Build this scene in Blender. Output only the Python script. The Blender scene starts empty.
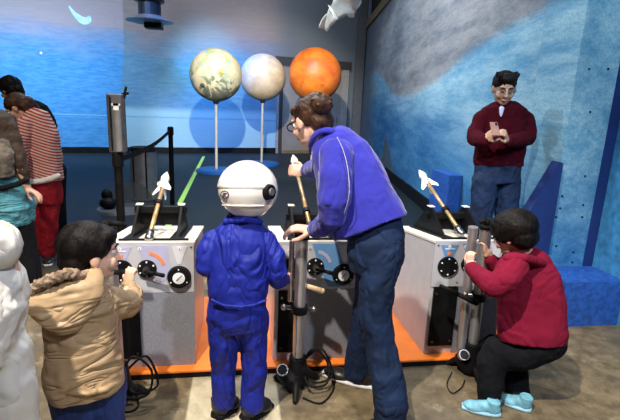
import bpy, bmesh, math, random
from mathutils import Vector, Matrix
random.seed(7)
R = math.radians
SC = bpy.context.scene
COL = SC.collection

# ------------------------------------------------------------------ camera
F = 455.0; H = 1.5
YAW, PIT, ROL = R(9.1), R(13.0), R(2.4)
fw = Vector((math.sin(YAW)*math.cos(PIT), math.cos(YAW)*math.cos(PIT), -math.sin(PIT)))
rt0 = Vector((math.cos(YAW), -math.sin(YAW), 0)); up0 = rt0.cross(fw)
rt = rt0*math.cos(ROL) + up0*math.sin(ROL); up = -rt0*math.sin(ROL) + up0*math.cos(ROL)
cd = bpy.data.cameras.new('camera'); cam = bpy.data.objects.new('camera', cd); COL.objects.link(cam)
cam.matrix_world = Matrix(((rt.x, up.x, -fw.x, 0), (rt.y, up.y, -fw.y, 0), (rt.z, up.z, -fw.z, H), (0, 0, 0, 1)))
cd.sensor_width = 36; cd.lens = 36*F/620; cd.clip_start = .05; cd.clip_end = 60
SC.camera = cam

# ------------------------------------------------------------------ world, exposure
w = bpy.data.worlds.new('dim hall'); SC.world = w; w.use_nodes = True
w.node_tree.nodes['Background'].inputs[0].default_value = (.40, .55, .85, 1)
w.node_tree.nodes['Background'].inputs[1].default_value = .05
SC.view_settings.view_transform = 'Standard'; SC.view_settings.look = 'None'
SC.view_settings.gamma = 1; SC.view_settings.use_curve_mapping = False
SC.view_settings.exposure = 0.1

# ------------------------------------------------------------------ lights: ceiling spots of the hall, added wall washes, added pier fill
def spot(name, loc, tgt, energy, color, size, blend=.5, rad=.05):
    l = bpy.data.lights.new(name, 'SPOT'); o = bpy.data.objects.new(name, l); COL.objects.link(o)
    l.energy = energy; l.color = color; l.spot_size = R(size); l.spot_blend = blend; l.shadow_soft_size = rad
    o.location = loc; o.rotation_euler = (Vector(tgt)-Vector(loc)).to_track_quat('-Z', 'Y').to_euler()
    return o
def wash(name, loc, tgt, energy, color, sx, sy, spread=150):
    l = bpy.data.lights.new(name, 'AREA'); o = bpy.data.objects.new(name, l); COL.objects.link(o)
    l.shape = 'RECTANGLE'; l.size = sx; l.size_y = sy; l.energy = energy; l.color = color; l.spread = R(spread)
    o.location = loc; o.rotation_euler = (Vector(tgt)-Vector(loc)).to_track_quat('-Z', 'Y').to_euler()
spot('key_spot', (-.9, .3, 4.3), (.25, 2.2, .4), 1050, (1, .90, .76), 66, .6, .05)
spot('front_spot', (1.3, -1.0, 3.9), (.6, 2.4, .4), 420, (.90, .93, 1), 60, .7, .10)
spot('top_spot', (-.1, 3.6, 4.6), (.0, 2.3, .5), 330, (1, .93, .80), 70, .7, .08)
spot('planet_spot', (-.2, 2.5, 4.4), (.5, 10.8, 1.7), 3700, (1, .90, .74), 36, .5, .06)
wash('left_wall_wash', (-4.6, 7.6, 5.4), (-5.2, 12.8, 1.5), 175, (.62, .78, 1), 4, .6, 70)  # added area light that lifts the left wall
wash('back_wall_wash', (-.4, 10.6, 6.0), (-.3, 13.8, 3.4), 90, (.80, .86, 1), 5, .4, 110)  # unseen strip light added to raise the upper back wall
spot('blue_fill_spot', (-1.8, 8.6, 4.8), (.3, 13.9, .9), 1900, (.015, .24, 1), 52, .8, .3)
spot('glow_spot', (-.9, 8.0, 4.7), (-.95, 13.6, 2.55), 2300, (.10, .62, 1), 25, 1, .3)
spot('right_wall_spot', (-1.6, 3.6, 4.3), (2.55, 4.9, 1.8), 260, (.75, .88, 1), 84, .8, .06)
wash('right_wall_wash', (.6, 6.5, 5.6), (3.0, 6.5, 2.2), 380, (.74, .86, 1), .4, 6)  # added overhead so light reaches high on the right wall
spot('far_wall_spot', (.9, 7.0, 4.6), (3.5, 10.9, 1.7), 300, (.35, .68, 1), 60, .9, .2)
spot('hill_glow_spot', (1.2, 8.0, 4.9), (3.44, 11.0, 2.75), 330, (.60, .84, 1), 24, 1, .2)
spot('pier_fill_spot', (1.2, -.4, 4.4), (2.7, 3.0, 1.5), 520, (.60, .82, 1), 36, .8, .1)  # unseen lamp added to brighten the pier
spot('left_group_spot', (-2.2, 1.6, 4.2), (-1.5, 3.6, .7), 330, (1, .85, .68), 62, .8, .08)

# ------------------------------------------------------------------ helpers
def ray(x, y): return fw + rt*((x-310)/F) - up*((y-210)/F)
CAMP = Vector((0, 0, H))
def at(x, y, Y):
    d = ray(x, y); return CAMP + d*(Y/d.y)
def atz(x, y, z):
    d = ray(x, y); return CAMP + d*((z-H)/d.z)
def mpp(p): return (Vector(p)-CAMP).dot(fw)/F          # metres per pixel at a point

def tag(o, label=None, cat=None, group=None, kind=None):
    if label: o['label'] = label
    if cat: o['category'] = cat
    if group: o['group'] = group
    if kind: o['kind'] = kind
    return o
ORG = {}
def origin(o): return ORG.get(o.name, Vector((0, 0, 0)))
def thing(name, label, cat, loc, group=None):
    o = bpy.data.objects.new(name, None); COL.objects.link(o); o.location = loc; o.empty_display_size = .1
    ORG[o.name] = Vector(loc); return tag(o, label, cat, group)
def obj(name, bm, mat, parent=None, loc=None, smooth=False, label=None):
    """link a bmesh written in world coordinates as one object"""
    me = bpy.data.meshes.new(name)
    o = bpy.data.objects.new(name, me); COL.objects.link(o)
    org = origin(parent) if parent else Vector(loc or (0, 0, 0))
    bm.normal_update(); bmesh.ops.translate(bm, verts=bm.verts, vec=-org); bm.to_mesh(me); bm.free()
    if smooth:
        for p in me.polygons: p.use_smooth = True
    me.materials.append(mat)
    if parent: o.parent = parent
    else: o.location = org
    ORG[o.name] = org
    if label: o['label'] = label
    return o
def struct(name, bm, mat, parent=None):
    o = obj(name, bm, mat, parent)
    if not parent: o['kind'] = 'structure'
    return o
def B(): return bmesh.new()
def box(bm, a, b, bev=0, M=None):
    a, b = Vector(a), Vector(b)
    v = bmesh.ops.create_cube(bm, size=1)['verts']
    for q in v: q.co = Vector(((a.x+b.x)/2+q.co.x*(b.x-a.x), (a.y+b.y)/2+q.co.y*(b.y-a.y), (a.z+b.z)/2+q.co.z*(b.z-a.z)))
    if bev:
        es = list({e for q in v for e in q.link_edges})
        r = bmesh.ops.bevel(bm, geom=es, offset=bev, segments=2, affect='EDGES', profile=.5)
        v = list({x for f in r['faces'] for x in f.verts} | {x for x in v if x.is_valid})
    if M is not None: bmesh.ops.transform(bm, matrix=M, verts=v)
    return v
def frame(d, hint=Vector((0, 0, 1))):
    d = Vector(d).normalized()
    if abs(d.dot(hint)) > .98: hint = Vector((1, 0, 0))
    s = d.cross(hint).normalized(); return s, s.cross(d), d
def cone(bm, p0, p1, r0, r1, n=16, caps=True):
    p0, p1 = Vector(p0), Vector(p1); s, u, d = frame(p1-p0)
    A = [bm.verts.new(p0+(s*math.cos(t)+u*math.sin(t))*r0) for t in [2*math.pi*i/n for i in range(n)]]
    C = [bm.verts.new(p1+(s*math.cos(t)+u*math.sin(t))*r1) for t in [2*math.pi*i/n for i in range(n)]]
    for i in range(n): bm.faces.new((A[i], C[i], C[(i+1) % n], A[(i+1) % n]))
    if caps: bm.faces.new(A); bm.faces.new(list(reversed(C)))
def ell(bm, c, r, M=None, sub=3):
    v = bmesh.ops.create_icosphere(bm, subdivisions=sub, radius=1)['verts']
    if not hasattr(r, '__len__'): r = (r, r, r)
    for q in v:
        p = Vector((q.co.x*r[0], q.co.y*r[1], q.co.z*r[2]))
        q.co = (M @ p if M else p) + Vector(c)
def limb(bm, pts, sub=2):
    """round cones: pts = [(pos, r), ...]"""
    for i, (p, r) in enumerate(pts):
        ell(bm, p, r, sub=sub)
        if i: cone(bm, pts[i-1][0], p, pts[i-1][1]*.98, r*.98, 14)
def plimb(bm, pts, k=1): limb(bm, [(at(x, y, Y), k*r*mpp(at(x, y, Y))) for x, y, Y, r in pts])
def tube(bm, pts, r, n=10, closed=False):
    pts = [Vector(p) for p in pts]
    rings = []
    for i, p in enumerate(pts):
        d = (pts[min(i+1, len(pts)-1)]-pts[max(i-1, 0)]); s, u, d = frame(d)
        rr = r[i] if hasattr(r, '__len__') else r
        rings.append([bm.verts.new(p+(s*math.cos(2*math.pi*k/n)+u*math.sin(2*math.pi*k/n))*rr) for k in range(n)])
    for a, b in zip(rings, rings[1:]):
        for k in range(n): bm.faces.new((a[k], b[k], b[(k+1) % n], a[(k+1) % n]))
    bm.faces.new(rings[0]); bm.faces.new(list(reversed(rings[-1])))
def smooth_path(pts, k=6):
    pts = [Vector(p) for p in pts]; out = []
    for i in range(len(pts)-1):
        p0, p1, p2, p3 = pts[max(i-1, 0)], pts[i], pts[i+1], pts[min(i+2, len(pts)-1)]
        for j in range(k):
            t = j/k
            out.append(.5*((2*p1)+(p2-p0)*t+(2*p0-5*p1+4*p2-p3)*t*t+(3*p1-p0-3*p2+p3)*t**3))
    return out+[pts[-1]]
def loft(bm, secs, n=24, pw=2.3):
    """secs: (centre, side vector, half width, half depth, front vector)"""
    rings = []
    for c, s, rx, ry, f in secs:
        c = Vector(c); ring = []
        for k in range(n):
            t = 2*math.pi*k/n; a, b = math.cos(t), math.sin(t)
            a = math.copysign(abs(a)**(2/pw), a); b = math.copysign(abs(b)**(2/pw), b)
            ring.append(bm.verts.new(c+s*(a*rx)+f*(b*ry)))
        rings.append(ring)
    for a, b in zip(rings, rings[1:]):
        for k in range(n): bm.faces.new((a[k], a[(k+1) % n], b[(k+1) % n], b[k]))
    bm.faces.new(list(reversed(rings[0]))); bm.faces.new(rings[-1])
    bmesh.ops.recalc_face_normals(bm, faces=bm.faces)
def ploft(bm, secs, side, kk=1):
    """secs: (px, py, Y, half width px, half depth m)"""
    P = [at(s[0], s[1], s[2]) for s in secs]; out = []
    side = Vector(side).normalized()
    for i, s in enumerate(secs):
        d = (P[min(i+1, len(P)-1)]-P[max(i-1, 0)]).normalized()
        sd = (side-d*side.dot(d)).normalized(); f = d.cross(sd)
        out.append((P[i], sd, s[3]*mpp(P[i])*kk, s[4]*kk, f))
    loft(bm, out)
TEX = {}
def clouds(scale, depth=2):
    k = (scale, depth)
    if k not in TEX:
        t = bpy.data.textures.new('folds', 'CLOUDS'); t.noise_scale = scale; t.noise_depth = depth; TEX[k] = t
    return TEX[k]
def soft(name, bm, mat, parent=None, loc=None, voxel=.008, sm=6, disp=0, ds=.05, label=None):
    """one continuous skin over overlapping volumes"""
    o = obj(name, bm, mat, parent, loc, True, label)
    m = o.modifiers.new('skin', 'REMESH'); m.mode = 'VOXEL'; m.voxel_size = voxel; m.use_smooth_shade = True
    s = o.modifiers.new('smooth', 'SMOOTH'); s.factor = .5; s.iterations = sm
    if disp:
        d = o.modifiers.new('folds', 'DISPLACE'); d.texture = clouds(ds); d.strength = disp; d.mid_level = .5
        d.texture_coords = 'LOCAL'
    return o

# ------------------------------------------------------------------ materials
def nt(name):
    m = bpy.data.materials.new(name); m.use_nodes = True
    t = m.node_tree; return m, t, t.nodes['Principled BSDF']
def N(t, kind, **kw):
    n = t.nodes.new(kind)
    for k, v in kw.items(): setattr(n, k, v)
    return n
def lk(t, a, b): t.links.new(a, b)
def mixc(t, fac, a, b):
    n = N(t, 'ShaderNodeMix', data_type='RGBA')
    for s, v in ((0, fac), (6, a), (7, b)):
        if hasattr(v, 'links') or hasattr(v, 'is_output'): lk(t, v, n.inputs[s])
        elif s == 0: n.inputs[0].default_value = v
        else: n.inputs[s].default_value = (*v, 1) if len(v) == 3 else v
    return n.outputs[2]
def mth(t, op, a, b=0, c=None, clamp=False):
    n = N(t, 'ShaderNodeMath', operation=op); n.use_clamp = clamp
    for i, v in enumerate((a, b) if c is None else (a, b, c)):
        if hasattr(v, 'is_output'): lk(t, v, n.inputs[i])
        else: n.inputs[i].default_value = v
    return n.outputs[0]
def noise(t, scale, detail=3, vec=None, sc=None, rough=.5):
    n = N(t, 'ShaderNodeTexNoise'); n.inputs['Scale'].default_value = scale; n.inputs['Detail'].default_value = detail
    n.inputs['Roughness'].default_value = rough
    if vec is None: vec = N(t, 'ShaderNodeTexCoord').outputs['Object']
    if sc:
        mp = N(t, 'ShaderNodeMapping'); mp.inputs['Scale'].default_value = sc; lk(t, vec, mp.inputs[0]); vec = mp.outputs[0]
    lk(t, vec, n.inputs['Vector']); return n.outputs[0]
def smooth01(t, v, a, b):
    n = N(t, 'ShaderNodeMapRange', interpolation_type='SMOOTHSTEP'); lk(t, v, n.inputs[0])
    n.inputs[1].default_value = a; n.inputs[2].default_value = b; return n.outputs[0]
def bump(t, bs, h, strength, dist=.01):
    b = N(t, 'ShaderNodeBump'); b.inputs['Strength'].default_value = strength; b.inputs['Distance'].default_value = dist
    lk(t, h, b.inputs['Height']); lk(t, b.outputs[0], bs.inputs['Normal'])
def mat(name, c, rough=.6, metal=0, var=.12, scale=14, bmp=0, bscale=60, sc=None, spec=None, coat=0, sheen=0):
    m, t, bs = nt(name)
    f = noise(t, scale, 3, sc=sc); f = smooth01(t, f, .3, .7)
    d = tuple(x*(1-var) for x in c); l = tuple(min(1, x*(1+var)) for x in c)
    lk(t, mixc(t, f, d, l), bs.inputs['Base Color'])
    bs.inputs['Roughness'].default_value = rough; bs.inputs['Metallic'].default_value = metal
    if spec is not None: bs.inputs['Specular IOR Level'].default_value = spec
    if coat: bs.inputs['Coat Weight'].default_value = coat
    if sheen: bs.inputs['Sheen Weight'].default_value = sheen
    if bmp: bump(t, bs, noise(t, bscale, 4, sc=sc), bmp)
    return m
def cloth(name, c, rough=.8, var=.1, folds=9, amt=.6, fine=0, fsc=120, sc=(1, 1, 1), dist=.02, spec=.3, sheen=0):
    m, t, bs = nt(name)
    f = smooth01(t, noise(t, 7, 3), .3, .7)
    lk(t, mixc(t, f, tuple(x*(1-var) for x in c), tuple(min(1, x*(1+var)) for x in c)), bs.inputs['Base Color'])
    bs.inputs['Roughness'].default_value = rough; bs.inputs['Specular IOR Level'].default_value = spec
    if sheen: bs.inputs['Sheen Weight'].default_value = sheen
    tc = N(t, 'ShaderNodeTexCoord').outputs['Object']
    mp = N(t, 'ShaderNodeMapping'); mp.inputs['Scale'].default_value = sc; mp.inputs['Rotation'].default_value = (.3, .5, .2); lk(t, tc, mp.inputs[0])
    n = N(t, 'ShaderNodeTexNoise'); n.inputs['Scale'].default_value = folds; n.inputs['Detail'].default_value = 2; n.inputs['Distortion'].default_value = .8
    lk(t, mp.outputs[0], n.inputs['Vector'])
    amt *= .55
    ridge = mth(t, 'POWER', mth(t, 'SUBTRACT', 1, mth(t, 'ABSOLUTE', mth(t, 'MULTIPLY_ADD', n.outputs[0], 4, -2)), clamp=True), 2)
    h = mth(t, 'ADD', mth(t, 'MULTIPLY', n.outputs[0], 1.2), mth(t, 'MULTIPLY', ridge, -.5))
    if fine: h = mth(t, 'ADD', h, mth(t, 'MULTIPLY', noise(t, fsc, 2), fine))
    bump(t, bs, h, amt, dist); return m
M = dict(
    black=mat('black_steel', (.008, .008, .009), .5, 0, .3, spec=.12),
    blackm=mat('black_plastic', (.007, .007, .008), .65, spec=.12),
    chrome=mat('chrome', (.50, .50, .54), .3, .72, .05),
    bin=mat('brushed_steel', (.34, .34, .35), .3, .45, .1),
    polem=mat('pale_steel_pole', (.62, .60, .56), .35, .35, .05),
    steel=mat('worn_steel', (.38, .37, .37), .32, 1, .2, 30),
    cream=mat('cream_top', (.80, .76, .66), .5, 0, .04),
    panel=mat('control_panel', (.52, .52, .56), .38, 0, .04),
    orange=mat('orange_platform', (.90, .22, .025), .45, 0, .08, 8),
    wood=mat('wooden_lever', (.50, .36, .20), .5, 0, .2, 30),
    brass=mat('tan_tube', (.50, .33, .16), .32, .4, .2, 30),
    paper=mat('white_paper', (.88, .85, .78), .7, 0, .04),
    white=mat('white_mark', (.85, .85, .85), .5, 0, .02),
    dial=mat('gauge_dial', (.85, .87, .88), .3, 0, .02),
    lav=mat('lavender_sticker', (.46, .46, .66), .5, 0, .06),
    bluest=mat('blue_sticker', (.13, .30, .58), .5, 0, .06),
    orst=mat('orange_sticker', (.85, .27, .10), .5, 0, .05),
    pale=mat('pale_sticker', (.66, .66, .72), .5, 0, .04),
    skin=mat('skin', (.62, .36, .25), .5, 0, .07, 20, .05, 200),
    skinl=mat('light_skin', (.72, .44, .33), .5, 0, .07, 20, .05, 200),
    skind=mat('tan_skin', (.46, .27, .18), .5, 0, .07, 20, .05, 200),
    lip=mat('lip', (.45, .16, .14), .5), eye=mat('eye_white', (.8, .8, .8), .2, 0, .01), iris=mat('iris', (.03, .015, .01), .2),
    hairb=mat('black_hair', (.008, .006, .006), .5, 0, .5, 40, .3, 160, (1, 1, .25), .12),
    hairn=mat('brown_hair', (.045, .018, .009), .5, 0, .6, 40, .5, 160, (1, .5, .5), .3),
    coverall=cloth('royal_blue_coverall', (.010, .020, .28), .6, .12, 9, .9, 0, 120, (1, 1, .55), .045),
    fleece=cloth('violet_blue_fleece', (.034, .036, .38), .9, .08, 6, .6, .06, 160, (1, 1, .6), .04, .2, .2),
    denim=cloth('dark_denim', (.006, .019, .060), .8, .3, 7, .8, .05, 200, (1, 1, .5), .04),
    denimb=cloth('blue_denim', (.016, .038, .17), .8, .35, 12, .6, .05, 200, (1, 1, .5), .02),
    tan=cloth('tan_quilted_nylon', (.40, .275, .155), .5, .06, 9, 1, 0, 120, (.55, .55, 1.7), .05, .4),
    fur=mat('fur_trim', (.27, .19, .13), .95, 0, .5, 60, 1, 120),
    fleecelining=mat('pink_fleece', (.30, .16, .13), .9),
    maroon=cloth('maroon_knit', (.20, .010, .034), .95, .1, 8, .6, .12, 150, (1, 1, .8), .03, .1),
    maroond=cloth('dark_maroon_knit', (.045, .002, .007), .95, .1, 6, .7, .1, 150, (1, 1, .8), .04, .1),
    blackcloth=cloth('black_cloth', (.006, .007, .010), .9, .2, 8, .5, 0, 120, (1, 1, .6), .03, .15),
    whitecloth=cloth('white_suit', (.76, .74, .70), .6, .03, 7, .8, 0, 120, (1, 1, .8), .04),
    teal=cloth('teal_quilted', (.08, .30, .38), .6, .1, 8, .9, 0, 120, (.5, .5, 2), .05),
    browncloth=mat('dark_brown_jacket', (.045, .028, .018), .75, 0, .3, 10, .5, 30),
    greycloth=mat('grey_knit', (.17, .15, .125), .9, 0, .2, 30, .6, 60),
    red=cloth('red_trousers', (.26, .005, .014), .8, .15, 7, .8, 0, 120, (1, 1, .5), .04),
    helmet=mat('white_helmet_shell', (.84, .80, .76), .18, 0, .02, 5, 0, 60, None, None, .6),
    shoeb=mat('black_leather', (.016, .014, .013), .4, 0, .3, 20, .4, 40),
    shoel=mat('light_blue_shoe', (.18, .46, .60), .6, 0, .2, 30),
    sole=mat('white_sole', (.75, .77, .80), .6, 0, .04),
    solel=mat('pale_blue_sole', (.33, .58, .75), .6, 0, .04),
    navy=mat('navy_paint', (.010, .026, .13), .5, 0, .15, 6),
    blueb=mat('blue_paint', (.018, .09, .38), .6, 0, .25, 30, .3, 80),
    bluebase=mat('blue_base', (.012, .09, .36), .4, 0, .1),
    tape=mat('green_tape', (.50, .92, .12), .5, 0, .05),
    glassd=mat('phone_glass', (.02, .02, .025), .15),
    grey=mat('grey_plastic', (.10, .105, .11), .5, 0, .1),
    door=mat('door_paint', (.22, .20, .17), .55, 0, .08, 3),
    jamb=mat('dark_door_frame', (.035, .033, .032), .5, 0, .1),
    metalframe=mat('pale_jamb', (.33, .31, .28), .45, .2, .1),
    conegrey=mat('mural_spire_paint', (.07, .10, .13), .8, 0, .2, 3),
    beam=mat('ochre_beam', (.16, .12, .05), .7, 0, .2),
    dark=mat('black_void', (.006, .006, .007), .9, 0, .1),
    duct=mat('duct_metal', (.05, .055, .065), .4, .6, .2),
    flange=mat('flange_metal', (.22, .22, .24), .4, .5, .1),
)
def speckle():
    m, t, bs = nt('speckled_laminate')
    n = noise(t, 420, 2); f = smooth01(t, n, .40, .62)
    c = mixc(t, f, (.15, .16, .20), (.34, .35, .40))
    lk(t, c, bs.inputs['Base Color']); bs.inputs['Roughness'].default_value = .45; return m
M['speckle'] = speckle()
def floor_mat():
    m, t, bs = nt('painted_concrete')
    tc = N(t, 'ShaderNodeTexCoord').outputs['Object']; s = N(t, 'ShaderNodeSeparateXYZ'); lk(t, tc, s.inputs[0])
    big = noise(t, 1.3, 5, tc); med = noise(t, 9, 6, tc, rough=.7); fine = noise(t, 160, 2, tc)
    c = mixc(t, smooth01(t, med, .3, .7), (.10, .075, .042), (.24, .185, .11))
    c = mixc(t, mth(t, 'MULTIPLY', smooth01(t, big, .45, .6), .5), c, (.09, .085, .072))
    c = mixc(t, mth(t, 'MULTIPLY', smooth01(t, noise(t, 5, 8, tc, rough=.75), .54, .66), .6), c, (.34, .29, .21))
    c = mixc(t, mth(t, 'MULTIPLY', smooth01(t, fine, .55, .75), .35), c, (.06, .055, .05))
    # pale painted stripe running towards the consoles
    st = mth(t, 'MULTIPLY', smooth01(t, s.outputs[0], -.255, -.24), smooth01(t, s.outputs[0], .215, .20))
    st = mth(t, 'MULTIPLY', st, smooth01(t, s.outputs[1], 2.6, 2.5))
    st = mth(t, 'MULTIPLY', st, mth(t, 'MULTIPLY_ADD', smooth01(t, med, .35, .6), .3, .6))
    c = mixc(t, st, c, (.52, .46, .33))
    # blue-grey floor paint of the launch area
    sp = noise(t, 60, 3, tc)
    bl = mixc(t, smooth01(t, sp, .45, .75), (.012, .017, .020), (.050, .062, .066))
    bl = mixc(t, mth(t, 'MULTIPLY', smooth01(t, big, .35, .7), .6), bl, (.010, .018, .026))
    yy = mth(t, 'ADD', s.outputs[1], mth(t, 'MULTIPLY', s.outputs[0], .0))
    c = mixc(t, smooth01(t, mth(t, 'ADD', yy, mth(t, 'MULTIPLY', med, .5)), 3.9, 4.6), c, bl)
    lk(t, c, bs.inputs['Base Color']); bs.inputs['Roughness'].default_value = .55; bs.inputs['Specular IOR Level'].default_value = .18
    bump(t, bs, med, .15, .01); return m
M['floor'] = floor_mat()
def mural(side):
    m, t, bs = nt('mural_'+side)
    tc = N(t, 'ShaderNodeTexCoord').outputs['Object']; s = N(t, 'ShaderNodeSeparateXYZ'); lk(t, tc, s.inputs[0])
    X, Y, Z = s.outputs
    sc = (.5, .5, 2.2) if side == 'back' else (.8, .25, 1.6)
    n1 = noise(t, .9, 5, tc, sc, .6); n2 = noise(t, 7, 6, tc, (.5, .5, 2.5), .75); n3 = noise(t, 55, 5, tc, None, .8)
    if side == 'back':
        zz = mth(t, 'ADD', Z, mth(t, 'MULTIPLY_ADD', n1, 1.6, -.8))
        blue = mixc(t, smooth01(t, n2, .3, .7), (.030, .19, .46), (.085, .30, .58))
        c = mixc(t, smooth01(t, zz, 2.3, 3.5), blue, mixc(t, n2, (.26, .24, .28), (.36, .33, .36)))
        # greyer second field bounded by a painted arc
        arc = mth(t, 'ADD', mth(t, 'ADD', X, mth(t, 'MULTIPLY', mth(t, 'POWER', mth(t, 'MAXIMUM', mth(t, 'SUBTRACT', 3.6, Z), 0), 2), .035)), 3.0)
        grey = mixc(t, smooth01(t, n2, .3, .7), (.07, .19, .32), (.12, .26, .39))
        grey = mixc(t, smooth01(t, zz, 2.4, 3.4), grey, mixc(t, n2, (.17, .15, .16), (.28, .25, .25)))
        grey = mixc(t, smooth01(t, X, .6, 1.6), grey, (.13, .15, .17))
        cyan = mixc(t, n2, (.24, .44, .56), (.30, .50, .60))
        grey = mixc(t, mth(t, 'MULTIPLY', smooth01(t, Z, 1.35, 1.1), smooth01(t, X, 1.3, 1.0)), grey, cyan)
        c = mixc(t, smooth01(t, arc, -.02, .02), c, grey)
        br = N(t, 'ShaderNodeTexBrick'); mp = N(t, 'ShaderNodeMapping'); mp.inputs['Rotation'].default_value = (R(90), 0, 0)
        lk(t, tc, mp.inputs[0]); lk(t, mp.outputs[0], br.inputs['Vector']); br.inputs['Scale'].default_value = 1.0
        br.inputs['Brick Width'].default_value = 3.2; br.inputs['Row Height'].default_value = .32; br.inputs['Mortar Size'].default_value = .012
        bmph = mth(t, 'SUBTRACT', 1, br.outputs['Fac'])
        c = mixc(t, mth(t, 'MULTIPLY', br.outputs['Fac'], .05), c, (.02, .05, .1))
        bump(t, bs, bmph, .25, .015)
    else:
        # painted hill line: brown sky above, blue slope below
        cr = N(t, 'ShaderNodeValToRGB'); lk(t, mth(t, 'DIVIDE', Y, 16), cr.inputs[0]); el = cr.color_ramp.elements; cr.color_ramp.interpolation = 'B_SPLINE'
        pts = [(3.0, 2.30), (4.2, 2.27), (5.6, 2.08), (6.8, 1.80), (8.5, 1.62), (9.8, 1.75), (11, 2.1), (12.4, 2.5), (14.8, 2.2)]
        el[0].position, el[0].color = pts[0][0]/16, (pts[0][1]/4,)*3+(1,); el[1].position, el[1].color = pts[-1][0]/16, (pts[-1][1]/4,)*3+(1,)
        for y_, f_ in pts[1:-1]:
            q = el.new(y_/16); q.color = (f_/4,)*3+(1,)
        h = mth(t, 'SUBTRACT', Z, mth(t, 'MULTIPLY', cr.outputs[0], 4))
        h = mth(t, 'ADD', h, mth(t, 'MULTIPLY_ADD', n1, .35, -.17))
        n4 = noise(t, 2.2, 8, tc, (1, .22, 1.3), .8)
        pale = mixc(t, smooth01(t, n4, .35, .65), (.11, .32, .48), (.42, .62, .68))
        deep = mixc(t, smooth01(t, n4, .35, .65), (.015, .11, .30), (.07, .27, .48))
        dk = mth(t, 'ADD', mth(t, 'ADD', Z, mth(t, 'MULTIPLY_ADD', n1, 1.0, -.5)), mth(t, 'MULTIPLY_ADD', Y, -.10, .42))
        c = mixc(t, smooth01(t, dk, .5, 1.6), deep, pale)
        brown = mixc(t, smooth01(t, n4, .35, .65), (.16, .135, .13), (.38, .31, .28))
        c = mixc(t, mth(t, 'MULTIPLY', smooth01(t, h, -.05, .16), .85), c, brown)
        far = mixc(t, n2, (.05, .07, .09), (.12, .16, .20))
        c = mixc(t, mth(t, 'MULTIPLY', smooth01(t, mth(t, 'ADD', Y, mth(t, 'MULTIPLY', n1, 2)), 12.2, 14.5), .85), c, far)
        c = mixc(t, mth(t, 'MULTIPLY', smooth01(t, n3, .42, .62), .3), c, (.07, .11, .15))
        bump(t, bs, n2, .05, .01)
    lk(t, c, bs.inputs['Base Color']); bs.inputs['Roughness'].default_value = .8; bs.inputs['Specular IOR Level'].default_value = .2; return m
M['back'] = mural('back'); M['right'] = mural('right')
def planet_mat(kind):
    m, t, bs = nt('planet_'+kind)
    tc = N(t, 'ShaderNodeTexCoord').outputs['Object']
    w1 = noise(t, 1.6, 4, tc, (1, 1, 2.2), .55); w2 = noise(t, 5, 5, tc, None, .6)
    if kind == 'storm':
        sz = N(t, 'ShaderNodeSeparateXYZ'); lk(t, tc, sz.inputs[0]); z = mth(t, 'SUBTRACT', sz.outputs[2], 2.02)
        sw = N(t, 'ShaderNodeTexNoise'); sw.inputs['Scale'].default_value = 2.2; sw.inputs['Detail'].default_value = 5; sw.inputs['Distortion'].default_value = 2.2; lk(t, tc, sw.inputs['Vector']); sw = sw.outputs[0]
        a = mixc(t, smooth01(t, w2, .3, .7), (.62, .55, .36), (.78, .72, .52))
        a = mixc(t, mth(t, 'MULTIPLY', smooth01(t, sw, .50, .56), .8), a, (.30, .46, .42))
        a = mixc(t, mth(t, 'MULTIPLY', smooth01(t, sw, .58, .61), .9), a, (.66, .60, .10))
        a = mixc(t, mth(t, 'MULTIPLY', smooth01(t, mth(t, 'SUBTRACT', sw, mth(t, 'MULTIPLY', z, .35)), .58, .66), .75), a, (.10, .11, .10))
    elif kind == 'sand':
        a = mixc(t, smooth01(t, w2, .3, .7), (.56, .46, .32), (.74, .62, .45))
    else:
        a = mixc(t, smooth01(t, w1, .3, .7), (.70, .13, .015), (.85, .26, .03))
        a = mixc(t, smooth01(t, w2, .45, .7), a, (.62, .10, .02))
    lk(t, a, bs.inputs['Base Color']); bs.inputs['Roughness'].default_value = .45; return m
def stripes():
    m, t, bs = nt('red_white_stripe_jersey')
    tc = N(t, 'ShaderNodeTexCoord').outputs['Object']; s = N(t, 'ShaderNodeSeparateXYZ'); lk(t, tc, s.inputs[0])
    v = mth(t, 'ADD', mth(t, 'MULTIPLY', s.outputs[2], .94), mth(t, 'MULTIPLY', s.outputs[0], .34))
    v = mth(t, 'SINE', mth(t, 'MULTIPLY', v, 2*math.pi/.024))
    c = mixc(t, smooth01(t, v, -.15, .15), (.66, .50, .44), (.36, .03, .03))
    lk(t, c, bs.inputs['Base Color']); bs.inputs['Roughness'].default_value = .85; return m
M['stripes'] = stripes()
def smoky():
    m, t, bs = nt('smoky_plastic'); bs.inputs['Base Color'].default_value = (.25, .27, .30, 1)
    bs.inputs['Alpha'].default_value = .55; bs.inputs['Roughness'].default_value = .15; return m
M['smoky'] = smoky()
def clearvisor():
    m, t, bs = nt('clear_visor'); bs.inputs['Base Color'].default_value = (.8, .85, .9, 1)
    bs.inputs['Alpha'].default_value = .3; bs.inputs['Roughness'].default_value = .05; return m
M['visor'] = clearvisor()

M['recess'] = mat('deep_blue_mural_paint', (.05, .26, .50), .7, 0, .25, 14, .1, 80)
M['pierm'] = mat('pale_blue_pier_paint', (.36, .52, .62), .7, 0, .2, 5, .1, 80)
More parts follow.
